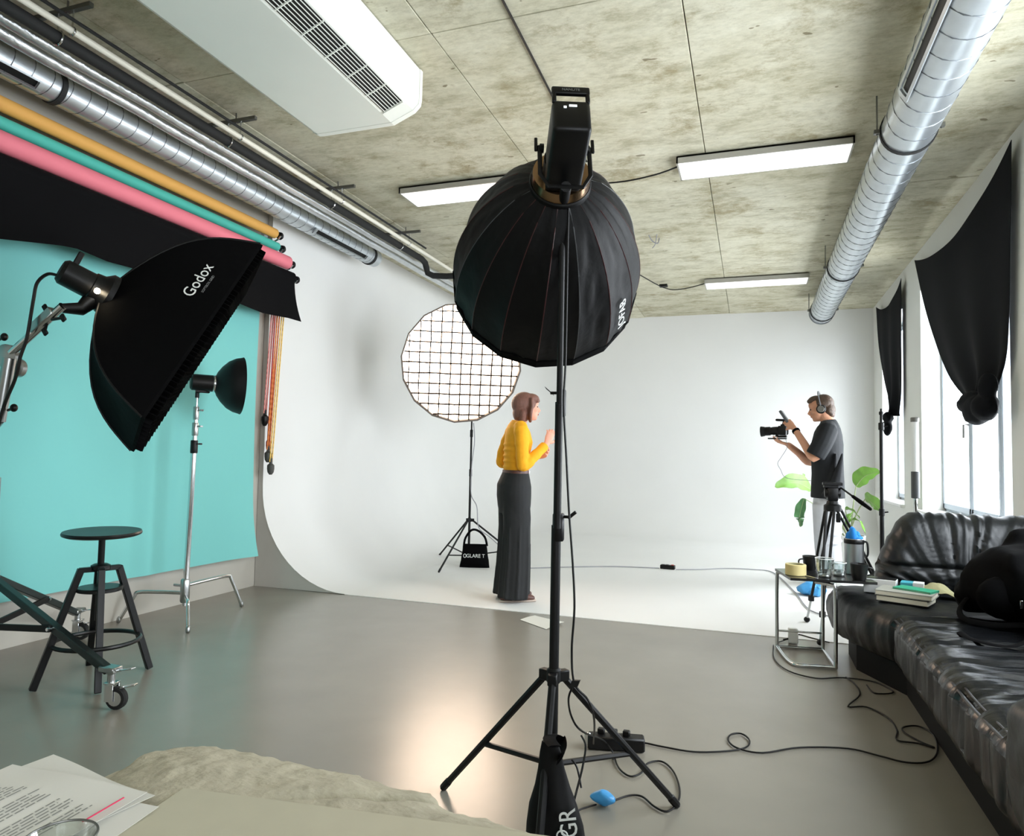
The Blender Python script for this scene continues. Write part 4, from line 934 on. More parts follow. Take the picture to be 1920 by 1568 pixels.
for s in (-1, 1):
    b = NB(); x0 = .012*s; y = .088*s
    tube(b, [P(-.10+x0, y, .050), P(-.06+x0, y, .055), P(.02+x0, y, .052), P(.09+x0, y*1.02, .040), P(.145+x0, y*1.04, .030)], [.030, .036, .040, .044, .032], 14, rb=[.034, .042, .040, .030, .018], up=V((0, 0, 1)), round_=True)
    sh = obj('shoe', b, M['leather_br'], t)
    b = NB(); tube(b, [P(-.115+x0, y, .010), P(-.05+x0, y, .010), P(.03+x0, y, .010), P(.10+x0, y*1.02, .010), P(.165+x0, y*1.04, .010)], [.024, .036, .040, .045, .026], 14, rb=[.010]*5, up=V((0, 0, 1)), round_=True); obj('sole', b, M['sole'], sh)
b = NB()
e = lambda p, r: ball(b, H(*p), r, rot, 18, 12)
e((-.028, 0, .030), (.106, .094, .100)); e((-.045, 0, -.045), (.074, .088, .090)); e((.030, 0, .078), (.070, .074, .045))
for s in (-1, 1):
    tube(b, [H(.010, .072*s, .06), H(.012, .084*s, .0), H(.006, .084*s, -.06), H(.014, .076*s, -.118)], [.046, .050, .046, .026], 12, rb=[.020, .018, .017, .012], up=f, round_=True)
    tube(b, [H(-.05, .06*s, -.05), H(-.05, .06*s, -.115)], [.05, .04], 12, rb=[.035, .026], up=f, round_=True)
tube(b, [H(.068, -.052, .058), H(.085, -.025, .062), H(.090, 0, .063), H(.085, .025, .062), H(.068, .052, .058)], [.020]*5, 10, rb=[.016]*5, round_=True)
body_remesh(obj('hair', b, M['hair_w'], t), .006, 5)
for s in (-1, 1):
    b = NB(); ball(b, H(.079, .032*s, .010), (.009, .012, .007), rot, 10, 7); obj('eye', b, M['eye'], t)
b = NB(); ball(b, H(.099, 0, -.052), (.006, .019, .008), rot, 12, 7); obj('mouth', b, M['lips'], t)

# ---------------- cameraman
mb = ony(1552, 935, 7.2)
P, f, l = person_frame((mb.x, 7.2, .004), 168)
t = thing('person', 'person in black t-shirt, pale jeans and headphones holding up a camera', 'person', P(0, 0, 0))
b = NB()
H, rot = head(b, P, (.055, 1.665), 14, 1.06)
tube(b, [P(-.03, 0, 1.47), P(-.015, 0, 1.53), P(.015, 0, 1.58), P(.03, 0, 1.63)], [.075, .062, .058, .06], 14, up=f)
torso(b, P, f, [(0, .72, .15, .10), (0, .9, .15, .10), (0, 1.1, .15, .10), (0, 1.3, .18, .105), (-.01, 1.42, .18, .09), (-.015, 1.49, .11, .065)])
LA = [P(-.02, .185, 1.445), P(.02, .245, 1.32), P(.085, .265, 1.195), P(.18, .20, 1.33), P(.265, .125, 1.455)]
RA = [P(-.01, -.185, 1.445), P(.07, -.235, 1.30), P(.18, -.215, 1.155), P(.27, -.10, 1.24), P(.345, .01, 1.315)]
for A_ in (LA, RA): tube(b, smooth_path(A_, 4), [.056-.0017*i for i in range(17)], 12, up=f, round_=True)
hand(b, P(.285, .11, 1.478), P(.345, .075, 1.535)-P(.285, .11, 1.478), P(.1, -1, -.1)-P(0, 0, 0), 1, 1.08, 34)
hand(b, P(.355, .018, 1.322), P(.435, .045, 1.345)-P(.355, .018, 1.322), V((0, 0, 1)), 1, 1.05, 26)
for s in (-1, 1): tube(b, [P(0, .095*s, .80), P(.0, .095*s, .48), P(-.01, .095*s, .28), P(-.015, .095*s, .06)], [.075, .055, .05, .04], 10, up=f)
body_remesh(obj('body', b, M['skin_m'], t), .006, 5)
b = NB()
torso(b, P, f, [(0, .82, .190, .150), (0, .92, .186, .146), (0, 1.05, .186, .140), (.004, 1.2, .196, .140), (.002, 1.33, .205, .140), (-.006, 1.43, .205, .122), (-.012, 1.485, .178, .102), (-.012, 1.52, .110, .082), (-.006, 1.555, .070, .066)], 26)
for A_, s in ((LA, 1), (RA, -1)):
    pth = smooth_path(A_[:3], 5); k = 10 if s > 0 else 9; tube(b, [P(-.015, .09*s, 1.485), P(-.018, .14*s, 1.475)]+pth[:k], [.060, .085]+[.098-.0015*i for i in range(k)], 14, up=f, rb=[.060, .080]+[.092-.0005*i for i in range(k)])
for i, (y0, y1) in enumerate(((.05, .02), (.12, .05), (-.08, -.03), (.16, .12))):
    tube(b, [P(-.06-.03*i, y0+.06, 1.24), P(-.04-.02*i, y1+.12, .98), P(-.03, y1+.10, .83)], [.01, .05, .07], 8, up=f)
body_remesh(obj('t_shirt', b, M['tee'], t), .008, 4)
b = NB()
torso(b, P, f, [(0, .86, .165, .125), (-.008, .78, .180, .138), (-.008, .70, .184, .136)], 26)
for s in (-1, 1):
    tube(b, [P(-.006, .092*s, .76), P(0, .095*s, .60), P(.004, .098*s, .42), P(-.010, .100*s, .24), P(-.020, .100*s, .07)], [.098, .094, .086, .086, .088], 18, rb=[.130, .118, .104, .104, .102], up=f)
    for z in (.10, .16, .40, .48): tube(b, [P(-.01, .098*s, z-.006), P(-.008, .098*s, z+.012)], [.092, .092], 16, rb=[.108, .108], up=f+V((.1, 0, .1)))
body_remesh(obj('jeans', b, M['jeans_lt'], t), .008, 5)
for s in (-1, 1):
    b = NB(); y = .10*s
    tube(b, [P(-.11, y, .055), P(-.05, y, .06), P(.04, y, .055), P(.11, y*1.05, .042), P(.175, y*1.08, .032)], [.034, .040, .044, .047, .036], 14, rb=[.045, .05, .045, .034, .022], round_=True)
    obj('shoe', b, M['wall_white'], t)
b = NB(); e = lambda p, r: ball(b, H(*p), r, rot, 18, 12)
e((-.028, 0, .038), (.098, .086, .094)); e((-.062, 0, -.020), (.058, .076, .070)); e((.030, 0, .098), (.062, .066, .034)); e((.068, .02, .088), (.032, .046, .024)); e((-.07, 0, -.06), (.035, .055, .045))
for s in (-1, 1): tube(b, [H(-.0, .076*s, .05), H(-.006, .078*s, -.005), H(-.004, .074*s, -.04)], [.032, .022, .012], 10, rb=[.014, .012, .008], up=f, round_=True)
body_remesh(obj('hair', b, M['hair_m'], t), .006, 4)
for s in (-1, 1):
    b = NB(); ball(b, H(.081, .033*s, .010), (.009, .012, .0075), rot, 10, 7); obj('eye', b, M['eye'], t)
b = NB(); ball(b, H(.097, 0, -.052), (.007, .020, .008), rot, 12, 7); obj('mouth', b, M['lips'], t)
b = NB(); p = lerp(P(.18, .20, 1.33), P(.265, .125, 1.455), .93); d = (P(.265, .125, 1.455)-P(.18, .20, 1.33)).normalized(); tube(b, [p-d*.012, p+d*.012], .036, 16); obj('wristband', b, M['black_fabric'], t)
# headphones: worn, but a thing of their own
hp = thing('headphones', 'black over-ear headphones with band greyed for its sheen on the cameraman', 'headphones', H(-.01, 0, .05))
b = NB(); tube(b, smooth_path([H(-.012, .106, -.02), H(-.015, .112, .05), H(-.016, .085, .125), H(-.016, 0, .152), H(-.016, -.085, .125), H(-.015, -.112, .05), H(-.012, -.106, -.02)], 5), .012, 8, rb=.006, up=f); obj('head_band', b, M['grey_plastic'], hp)  # black band coloured grey to carry its white sheen
for s in (-1, 1):
    b = NB(); lathe(b, [(.030, 0), (.042, .006), (.044, .022), (.040, .032), (.02, .036)], H(-.010, .084*s, -.012), l*s, 20); c = obj('ear_cup', b, M['black_plastic'], hp)
    b = NB(); lathe(b, [(.030, 0), (.032, .002), (.032, .004), (.030, .006)], H(-.010, .1175*s, -.012), l*s, 20); obj('cup_ring', b, M['steel'], c)
# camera rig
C0 = P(.395, .045, 1.455)
cam = thing('camera', 'black video camera with big lens and tilted monitor held by the cameraman', 'camera', C0)
ua = (V((0, 0, 1))-f*.05).normalized()
b = NB(); obox(b, C0+ua*.0, f*.038, l*.058, ua*.045, .010, 2); obox(b, C0+ua*.048, f*.02, l*.022, ua*.014, .005); obox(b, C0-l*.048, f*.046, l*.014, ua*.04, .008); body = obj('camera_body', b, M['black_plastic'], cam)
la = (f - ua*.06).normalized()
b = NB(); lathe(b, [(.036, 0), (.040, .01), (.040, .055), (.037, .06), (.037, .075), (.043, .08), (.043, .12), (.040, .125), (.046, .13), (.052, .165), (.050, .168), (.044, .13)], C0+f*.036, la, 26, cap=False); ln = obj('lens', b, M['black_metal'], cam)
b = NB(); lathe(b, [(.001, .0), (.044, .0), (.044, .006), (.001, .012)], C0+f*.036+la*.142, la, 24); obj('front_glass', b, M['clear_plastic'], ln)
b = NB(); tube(b, [C0+ua*.062, C0+ua*.10-f*.01], .010, 8); tube(b, [C0+ua*.10-f*.02, C0+ua*.105+f*.06], .012, 8, round_=True); obj('top_handle', b, M['black_metal'], cam)
mc = C0+ua*.135-f*.01; md = (f*.55+ua*.80).normalized(); mn = (f*.80-ua*.55).normalized()
b = NB(); obox(b, mc, md*.068, l*.055, mn*.012, .006, 2); mo = obj('monitor', b, M['grey_plastic'], cam)
b = NB(); obox(b, mc-mn*.0125, md*.058, l*.046, mn*.001); obj('screen', b, mat('monitor_screen', (40, 44, 48), .15), mo)
b = NB(); obox(b, C0-ua*.058+f*.005, f*.045, l*.030, ua*.010, .004); obox(b, C0-ua*.078+f*.045, f*.085, l*.034, ua*.006, .004); lathe(b, [(.014, 0), (.014, .02)], C0-ua*.06+f*.05, ua, 12); obj('base_plate', b, M['black_metal'], cam)
b = NB(); tube(b, smooth_path([C0-ua*.08-f*.03, C0-ua*.16-f*.05, C0-ua*.26-f*.0, C0-ua*.32+f*.03, C0-ua*.38-f*.0, C0-ua*.46-f*.06, P(.13, .12, .98)], 5), .0025, 5); obj('audio_cable', b, M['cable_grey'], cam)

# ================================================================== SOFA CORNER
def rbox(bm, c, hx, hy, hz, r, cuts=18, disp=None, axes=None):
    """rounded, finely divided cushion block; disp(p, n) moves each point"""
    tmp = bmesh.new(); bmesh.ops.create_cube(tmp, size=2); bmesh.ops.subdivide_edges(tmp, edges=tmp.edges, cuts=cuts, use_grid_fill=True)
    h = V((hx, hy, hz)); c = V(c)
    for v in tmp.verts:
        p = V((v.co.x*h.x, v.co.y*h.y, v.co.z*h.z)); q = V([max(-(h[i]-r), min(h[i]-r, p[i])) for i in range(3)]); d = p-q
        n = d.normalized() if d.length > 1e-9 else V((0, 0, 1)); w = q+n*r if d.length > 1e-9 else p
        w = c+w
        v.co = disp(w, n) if disp else w
    off = len(bm.verts); vs = [bm.verts.new(v.co) for v in tmp.verts]; tmp.verts.index_update()
    for f in tmp.faces: bm.faces.new([vs[v.index] for v in f.verts])
    tmp.free()
t = thing('sofa', 'black leather corner sofa with rounded back and creased seats under the windows', 'sofa', (1.1, 3.6, 0))
SZ = .41
def wr_long(p, n):
    k = 0
    x = (p.x-.66)
    crease = -abs(noise.noise(V((p.x*2.2+p.y*1.5, p.y*17, p.z*2))))*.040 + noise.noise(V((p.x*8, p.y*30, p.z*5)))*.006 + .012
    if n.z > .3: k = crease*min(1, .35+1.0*math.exp(-x*4)) + .014*math.sin(PI*min(1, max(0, x/.9)))
    else: k = -abs(noise.noise(V((1, p.y*15, p.z*2.0))))*.040 + .003*noise.noise(V((3, p.y*44, p.z*4)))
    for ys in (3.35, 2.72):
        k -= .020*math.exp(-((p.y-ys-.02*math.sin(x*8))/.014)**2)*(1 if n.z > -.2 else .3)
    q = p + n*k
    return q
b = NB(); rbox(b, (1.14, 2.95, .285), .485, 1.03, .130, .075, 96, wr_long); obj('long_seat', b, M['leather_seat'], t, ang=80)
def poly_pt(poly, s):
    n = len(poly); f = s*n; i = int(f) % n; return lerp(V(poly[i]+(0,)), V(poly[(i+1) % n]+(0,)), f-int(f))
cs = [(.50, 4.36), (.585, 4.13), (.67, 3.99), (1.1, 3.97), (1.6, 3.97), (1.6, 4.4), (1.6, 4.82), (1.1, 4.82), (.56, 4.82), (.47, 4.78), (.445, 4.66), (.455, 4.5)]
b = NB()
ccx, ccy = 1.0, 4.4
rings = []
for z, ins in ((.15, .05), (.17, .02), (.22, .0), (.27, -.012), (.32, -.012), (.36, .0), (.39, .025), (.408, .06), (.415, .12), (.418, .2)):
    ring = []; N = 120
    for k in range(N):
        p = poly_pt(cs, k/N); d = V((ccx-p.x, ccy-p.y, 0)).normalized(); q = p+d*ins
        w = noise.noise(V((q.x*16, q.y*16, z*2.5)))*.012 + noise.noise(V((q.x*40, q.y*40, z*3)))*.004
        q = q - d*w*(1 if z < .38 else .3); ring.append(b.verts.new((q.x, q.y, z + (noise.noise(q*9)*.006 if z > .38 else 0))))
    rings.append(ring)
for A_, B_ in zip(rings, rings[1:]):
    for k in range(N): b.faces.new((A_[k], A_[(k+1) % N], B_[(k+1) % N], B_[k]))
b.faces.new(rings[0][::-1]); cv = b.verts.new((ccx, ccy, .422))
for k in range(N): b.faces.new((rings[-1][k], rings[-1][(k+1) % N], cv))
obj('corner_seat', b, M['leather'], t, ang=80)
def wr_back(p, n):
    h = (p.z-.40)/.47
    q = V(p); q.x += (.20*max(0, h)**1.2)*max(0, min(1, (1.25-p.x)/.6)); q.y += .10*h
    fan = math.atan2(p.z-.35, p.x-1.15)
    k = -abs(noise.noise(V((fan*8, p.y*2, 1))))*.034 + noise.noise(V((fan*22, (p.z+p.x)*3, 5)))*.005 + .008
    if n.y < .2: k -= .020*math.exp(-((p.z-.56)/.016)**2)
    return q + n*k*(1 if n.y < .5 else .2)
b = NB(); rbox(b, (1.16, 4.74, .635), .485, .135, .235, .125, 56, wr_back); obj('backrest', b, M['leather'], t, ang=80)
b = NB(); prism(b, [(.74, 2.02), (.74, 4.02), (.56, 4.40), (.56, 4.74), (1.58, 4.74), (1.58, 2.02)], 0.0, .17); obj('base', b, M['leather_base'], t, ang=20)
b = NB(); rbox(b, (1.13, 2.10, .40), .50, .16, .20, .11, 16, lambda p, n: p+n*noise.noise(p*14)*.012); obj('armrest', b, M['leather'], t, ang=80)
b = NB(); tube(b, [(.672+.004*math.sin(y*9), y, .392) for y in [2.1+.06*k for k in range(31)]], .0055, 6); obj('seat_piping', b, M['leather'], t)
b = NB(); tube(b, [(.692+.004*math.sin(y*9), y, .404) for y in [2.1+.06*k for k in range(31)]], .004, 6); obj('seat_piping', b, M['leather'], t)
# bag on the sofa
t = thing('backpack', 'bulky black bag slumped on the sofa seat against its back', 'bag', (1.25, 3.85, .42))
b = NB(); ball(b, (1.27, 3.92, .60), (.30, .26, .20)); ball(b, (1.40, 3.70, .58), (.26, .30, .18)); ball(b, (1.38, 4.05, .72), (.22, .2, .16)); ball(b, (1.08, 3.98, .53), (.14, .16, .10)); ball(b, (1.32, 3.45, .50), (.22, .2, .10))
for v in b.verts: v.co += V((noise.noise(v.co*7), noise.noise(v.co*7+V((4, 0, 0))), noise.noise(v.co*7+V((0, 8, 0)))))*.07; v.co.z = max(v.co.z, .425)
body_remesh(obj('bag_body', b, M['black_fabric'], t), .02, 4)
b = NB(); ball(b, (1.10, 3.78, .56), (.12, .06, .10)); obj('front_pocket', b, M['black_fabric'], t)
for k, pts in enumerate(([(1.05, 3.93, .60), (.95, 3.88, .50), (.93, 3.78, .455), (1.02, 3.70, .45), (1.15, 3.66, .47)], [(1.25, 3.95, .80), (1.32, 3.90, .90), (1.42, 3.92, .90), (1.48, 4.0, .82)], [(1.15, 3.45, .50), (1.0, 3.35, .44), (.88, 3.42, .435), (.86, 3.55, .435)])):
    b = NB(); tube(b, smooth_path(pts, 5), .014, 6, rb=.004); obj('bag_strap', b, M['black_fabric'], t)
b = NB(); obox(b, (1.115, 3.63, .56), (.006, 0, 0), (0, .003, 0), (0, 0, .018), .001); obj('zip_pull', b, M['chrome'], t)
# books and small things on the sofa
def book(c, a, w, d, h, cover, label, z0=None):
    c = V(c); ca, sa = math.cos(R(a)), math.sin(R(a)); x = V((ca, sa, 0)); y = V((-sa, ca, 0))
    t = thing('book', label, 'book', c)
    b = NB(); 
    for z in (.002, h-.002): obox(b, c+V((0, 0, z)), x*(w/2), y*(d/2), V((0, 0, .002)))
    obox(b, c+y*(d/2-.002)+V((0, 0, h/2)), x*(w/2), y*.002, V((0, 0, h/2-.003))); obj('cover', b, M[cover], t, ang=0)
    b = NB(); obox(b, c+V((0, 0, h/2))-y*.003, x*(w/2-.004), y*(d/2-.004), V((0, 0, h/2-.0042))); obj('pages', b, M['cream_paper'], t, ang=0)
    return c
bz = .424
o = onz(1699, 1128, bz); 
book(o, -24, .25, .19, .032, 'table_top', 'thick dark-covered book at the bottom of the stack on the sofa')
book(o+V((.004, .004, .0325)), -21, .27, .20, .026, 'book_grey', 'large grey book resting on the dark book')
book(o+V((.05, .02, .059)), -34, .19, .11, .010, 'book_green', 'thin green book on top of the stack')
q = V((.70, 4.50, .424))
t = thing('box', 'flat dark-topped grey box behind the books on the sofa', 'box', q)
b = NB(); obox(b, q+V((0, 0, .040)), V((.08, -.02, 0)), V((.012, .040, 0)), V((0, 0, .040)), .002); obj('tray', b, M['clear_plastic'], t, ang=0)
b = NB(); obox(b, q+V((0, 0, .082)), V((.078, -.0195, 0)), V((.0115, .038, 0)), V((0, 0, .002))); obj('lid', b, M['table_top'], t, ang=0)
q = q+V((.155, -.03, 0))
t = thing('box', 'small teal and white carton beside the books on the sofa', 'box', q)
b = NB(); obox(b, q+V((0, 0, .038)), V((.055, -.012, 0)), V((.010, .038, 0)), V((0, 0, .038)), .002); obj('carton', b, M['book_teal'], t, ang=0)
b = NB(); obox(b, q+V((.0, 0, .038))+V((.03, -.0065, 0)), V((.0256, -.0056, 0)), V((.0102, .0386, 0)), V((0, 0, .0386))); obj('white_band', b, M['clear_plastic'], t, ang=0)
q = onz(1755, 1112, .45)
b = NB(); sheet(b, lambda u, v: q + V((-.11+.22*u, -.06+.12*v, .075*math.sin(PI*u)*(.4+.6*math.sin(PI*v))+.012*noise.noise(V((u*5, v*5, 2)))-.02)), 20, 12, .006)
tag(obj('felt_cap', b, M['olive'], ang=70), 'crumpled olive cloth cap between the books and the black bag', 'cap')

# ------------------------------------------------------------------ side table
TZ = .50
BL, FL, FR, BRr = onz(1457, 1216), onz(1482, 1250), onz(1567, 1257), onz(1543, 1222)
t = thing('side_table', 'low side table with thin black top and chrome tube legs beside the sofa', 'table', (.35, 4.5, 0))
b = NB(); tc = [onz(1453, 1066, TZ), onz(1482, 1084, TZ), onz(1640, 1092, TZ), onz(1612, 1069, TZ)]
tc[2].x = tc[1].x+.455; tc[3].x = tc[0].x+.455
prism(b, [(p.x, p.y) for p in tc], TZ-.014, TZ); obj('table_top', b, M['table_top'], t, ang=0)
r = .011
def U(p, z): return V((p.x, p.y, z))
tp = [V((p.x, p.y, TZ-.026)) for p in tc]
for nm, pts in (('leg', [U(BL, .012), U(BL, .05), U(BL, TZ-.07), U(BL, TZ-.03)+V((.02, -.015, 0)), lerp(U(BL, TZ-.026), tp[2], .25)]),
                ('leg', [U(FR, .012), U(FR, .05), U(FR, TZ-.07), U(FR, TZ-.03)+V((-.02, .01, 0)), U(FR, TZ-.026)+V((-.10, .05, 0))]),
                ('leg', [U(BRr, .012), U(BRr, .05), U(BRr, TZ-.07), U(BRr, TZ-.026)])):
    b = NB(); tube(b, smooth_path(pts, 4), r, 10); obj(nm, b, M['chrome'], t)
b = NB(); tube(b, smooth_path([U(BL, .012), lerp(U(BL, .012), U(FL, .012), .6), U(FL, .012)+V((.01, .03, 0)), U(FL, .012)+V((.05, 0, 0)), lerp(U(FL, .012), U(FR, .012), .7), U(FR, .012)], 5), r, 10); obj('floor_rail', b, M['chrome'], t)
b = NB(); tube(b, [U(BL, .012), U(BRr, .012), U(FR, .012)], r, 10); obj('floor_rail', b, M['chrome'], t)
b = NB(); tube(b, [U(BL, .11), lerp(U(BL, .11), U(BRr, .11), 1.0)], .006, 8); obj('cross_rail', b, M['chrome'], t)
def on_table(x, y): return onz(x, y, TZ)
def cup(c, rt, rb_, h, m, label, cat='mug', handle=None, name='mug', group=None):
    t = thing(name, label, cat, c, group); b = NB(); w = .004
    lathe(b, [(rb_*.9, 0), (rb_, .006), ((rt+rb_)/2*1.04, h*.5), (rt, h), (rt-w, h), ((rt+rb_)/2*1.04-w, h*.5), (rb_-w, .012), (.001, .010)], c, (0, 0, 1), 24); obj('bowl', b, M[m], t)
    if m == 'glass':
        b = NB(); tube(b, [c+V(((rt-.002)*math.cos(2*PI*k/28), (rt-.002)*math.sin(2*PI*k/28), h)) for k in range(28)], .0022, 6, closed=True); obj('rim', b, M['clear_plastic'], t)
        b = NB(); lathe(b, [(rb_*.8, .004), (rb_*.95, .008), (rb_*.9, .014), (rb_*.6, .015)], c, (0, 0, 1), 24); obj('glass_base', b, M['dull_chrome'], t)
    if handle is not None:
        d = V((math.cos(R(handle)), math.sin(R(handle)), 0)); b = NB(); rr = (rt+rb_)/2
        tube(b, smooth_path([c+d*(rr*.98)+V((0, 0, h*.78)), c+d*(rr+.028)+V((0, 0, h*.72)), c+d*(rr+.030)+V((0, 0, h*.42)), c+d*(rr*.96)+V((0, 0, h*.28))], 4), .005, 8); obj('handle', b, M[m], t)
c = on_table(1492, 1078); 
t = thing('tape_roll', 'wide roll of masking tape on the side table', 'tape', c)
b = NB(); lathe(b, [(.056, 0), (.058, .002), (.058, .060), (.056, .062), (.046, .062), (.046, 0), (.056, 0)], c+V((0, 0, .001)), (0, 0, 1), 30, cap=False); obj('tape', b, M['tape'], t)
b = NB(); lathe(b, [(.0455, 0), (.0455, .062), (.0425, .062), (.0425, 0), (.0455, 0)], c+V((0, 0, .001)), (0, 0, 1), 30, cap=False); obj('cardboard_core', b, M['olive'], t)
cup(on_table(1520, 1070)+V((0, .02, .001)), .046, .034, .085, 'mug', 'dark stoneware mug right behind the tape roll', 'mug', 200)
cup(on_table(1546, 1082)+V((0, 0, .001)), .052, .038, .105, 'glass', 'large clear glass cup with handle on the side table', 'glass', -15, 'glass_cup')
cup(on_table(1573, 1080)+V((0, .01, .001)), .044, .036, .075, 'glass', 'lower clear glass tumbler between the big cup and the steel flask', 'glass', None, 'glass_cup')
c = on_table(1603, 1078)+V((0, .03, .001))
t = thing('vacuum_jug', 'brushed steel jug with black handle stuffed with blue cloth', 'jug', c)
b = NB(); lathe(b, [(.050, 0), (.054, .004), (.054, .205), (.050, .21), (.046, .21), (.046, .10), (.001, .10)], c, (0, 0, 1), 30); obj('jug_body', b, M['brushed'], t)
b = NB(); lathe(b, [(.0545, .180), (.056, .182), (.056, .205), (.0545, .207)], c, (0, 0, 1), 30, cap=False); tube(b, smooth_path([c+V((.054, -.01, .195)), c+V((.070, -.012, .185)), c+V((.072, -.012, .12)), c+V((.055, -.01, .10))], 4), .006, 8); obj('handle', b, M['black_plastic'], t)
b = NB()
for k in range(7):
    a = 2*PI*k/7; ball(b, c+V((.032*math.cos(a), .032*math.sin(a), .212+.012*(k % 3))), (.020, .020, .016+.014*(k % 3)), None, 10, 7)
o_ = obj('blue_cloth', b, M['blue_cloth']); tag(o_, 'crumpled blue cloth poking out of the steel jug', 'cloth'); body_remesh(o_, .006, 2)
cup(on_table(1611, 1088)+V((0, .0, .001)), .048, .036, .092, 'mug', 'dark stoneware mug in front of the steel jug', 'mug', 5)
t = thing('spoon', 'small steel spoon lying by the glass cups on the side table', 'spoon', on_table(1512, 1082))
b = NB(); p = on_table(1508, 1080)+V((0, 0, .003)); p2 = on_table(1534, 1086)+V((0, 0, .003)); tube(b, [p, p2], .003, 6); obj('handle', b, M['chrome'], t)
b = NB(); ball(b, p, (.018, .012, .003), None, 12, 6); obj('spoon_bowl', b, M['chrome'], t)

# ------------------------------------------------------------------ video tripod
tc_ = V((.57, 5.18, 0)); th = ony(1561, 945, 5.18)
t = thing('tripod', 'black video tripod with fluid head and pan handle between table and plant', 'tripod', tc_)
feet = [onz(1513, 1168), onz(1538, 1212), V((.98, 5.40, 0))]
for f_ in feet:
    d = (f_-tc_); d.z = 0; d.normalize(); s2 = d.cross(V((0, 0, 1))); top = V((th.x, 5.18, th.z-.02))+d*.035; f_ = V((f_.x, f_.y, .02)); mid = lerp(top, f_, .55)
    b = NB()
    for q in (-1, 1): tube(b, [top+s2*(.026*q), mid+s2*(.018*q)], .0095, 8)
    obox(b, mid, s2*.026, d*.014, V((0, 0, .022)), .004); lg = obj('leg', b, M['black_metal'], t)
    b = NB(); tube(b, [mid, lerp(top, f_, .8)], .010, 8); obox(b, lerp(top, f_, .80), s2*.016, d*.016, V((0, 0, .02)), .004); obj('lower_tube', b, M['black_metal'], lg)
    b = NB(); tube(b, [lerp(top, f_, .8), f_], .008, 8); obj('chrome_tube', b, M['dull_chrome'], lg)
    b = NB(); ball(b, f_+V((0, 0, .004)), (.022, .022, .02), None, 12, 8); obj('rubber_foot', b, M['black_plastic'], lg)
hz = V((th.x, 5.18, th.z))
b = NB(); lathe(b, [(.05, -.05), (.056, -.045), (.056, -.01), (.04, .0), (.035, .02)], hz, (0, 0, 1), 20); obj('bowl_crown', b, M['black_metal'], t)
b = NB(); obox(b, hz+V((0, 0, .065)), (.034, 0, 0), (0, .04, 0), (0, 0, .045), .010, 2); lathe(b, [(.03, -.05), (.036, -.04), (.036, .04), (.03, .05)], hz+V((0, 0, .075)), (1, 0, 0), 18); obj('fluid_head', b, M['black_plastic'], t)
b = NB(); obox(b, hz+V((0, 0, .135)), (.062, 0, 0), (0, .035, 0), (0, 0, .010), .004); obox(b, hz+V((-.01, 0, .118)), (.045, 0, 0), (0, .03, 0), (0, 0, .010), .003); obj('camera_plate', b, M['black_metal'], t)
p0, p1 = ony(1577, 915, 5.14), ony(1632, 955, 4.95)
b = NB(); tube(b, [hz+V((.03, 0, .08)), p0, lerp(p0, p1, .45)], .0065, 8); ph = obj('pan_handle', b, M['black_metal'], t)
b = NB(); tube(b, [lerp(p0, p1, .42), lerp(p0, p1, .7), p1], [.011, .014, .010], 10, round_=True); obj('rubber_grip', b, M['black_fabric'], ph)
b = NB(); obox(b, hz+V((.03, -.05, -.09)), (.014, 0, 0), (0, .012, 0), (0, 0, .03), .004); obj('tension_lever', b, M['black_plastic'], t)

# ------------------------------------------------------------------ potted plant
pp = ony(1592, 1004, 8.3); PX, PY, PZ = pp.x, 8.3, pp.z
t = thing('potted_plant', 'tall broad-leaved potted plant in a white pot behind the cameraman', 'plant', (PX, PY, 0))
b = NB(); lathe(b, [(.11, 0), (.13, .01), (.165, PZ), (.15, PZ), (.15, PZ-.03), (.12, .03), (.001, .02)], (PX, PY, .004), (0, 0, 1), 28); obj('pot', b, M['wall_white'], t)
b = NB(); lathe(b, [(.001, PZ-.045), (.148, PZ-.04), (.14, PZ-.10)], (PX, PY, 0), (0, 0, 1), 20); obj('soil', b, M['soil'], t)
def leaf(px_pts, Ys, width, m, droop=.0, sm='stem', tilt=.5):
    """px_pts: base of blade, middle, tip in the frame; Ys depths"""
    a, mdl, tp_ = [ony(x, y, Y) for (x, y), Y in zip(px_pts, Ys)]
    base = V((PX+.03*random.uniform(-1, 1), PY+.03*random.uniform(-1, 1), PZ-.04))
    b = NB(); mid = lerp(base, a, .5)+V((0, 0, .10*(a-base).length)); tube(b, smooth_path([base, mid, a], 6), [.009-.0004*i for i in range(13)], 6); st = obj('stalk', b, M[sm], t)
    ax_ = smooth_path([a, mdl, tp_], 8); b = NB(); n = len(ax_)
    def f(u, v):
        i = min(int(u*(n-1)), n-2); p = lerp(ax_[i], ax_[i+1], u*(n-1)-i); d = (ax_[i+1]-ax_[i]).normalized()
        s = d.cross(V((0, 0, 1))); s = s.normalized() if s.length > .05 else V((1, 0, 0)); nn_ = s.cross(d)
        side = (s*math.cos(tilt)+nn_*math.sin(tilt)); w = width*(math.sin(PI*min(1, u**.8*.97+.03))**.75)
        x = (v-.5)*2; return p + side*(x*w) + nn_*(abs(x)*w*.25) + nn_*(.006*math.sin(u*20+x*2)*abs(x))
    sheet(b, f, 20, 6, .0015); lf = obj('leaf', b, M[m], t, ang=70)
    b = NB(); tube(b, [p - V((0, 0, .001)) for p in ax_], [.0035*(1-i/n)+.001 for i in range(n)], 5); obj('midrib', b, M[sm], st)
leaf([(1520, 918), (1492, 905), (1453, 913)], (8.0, 7.9, 7.8), .085, 'leaf', tilt=1.2)
leaf([(1514, 915), (1508, 905), (1506, 888)], (8.1, 8.1, 8.1), .035, 'leaf', tilt=.9)
leaf([(1508, 935), (1500, 965), (1501, 988)], (8.0, 7.95, 7.95), .055, 'leaf_dark', tilt=.3)
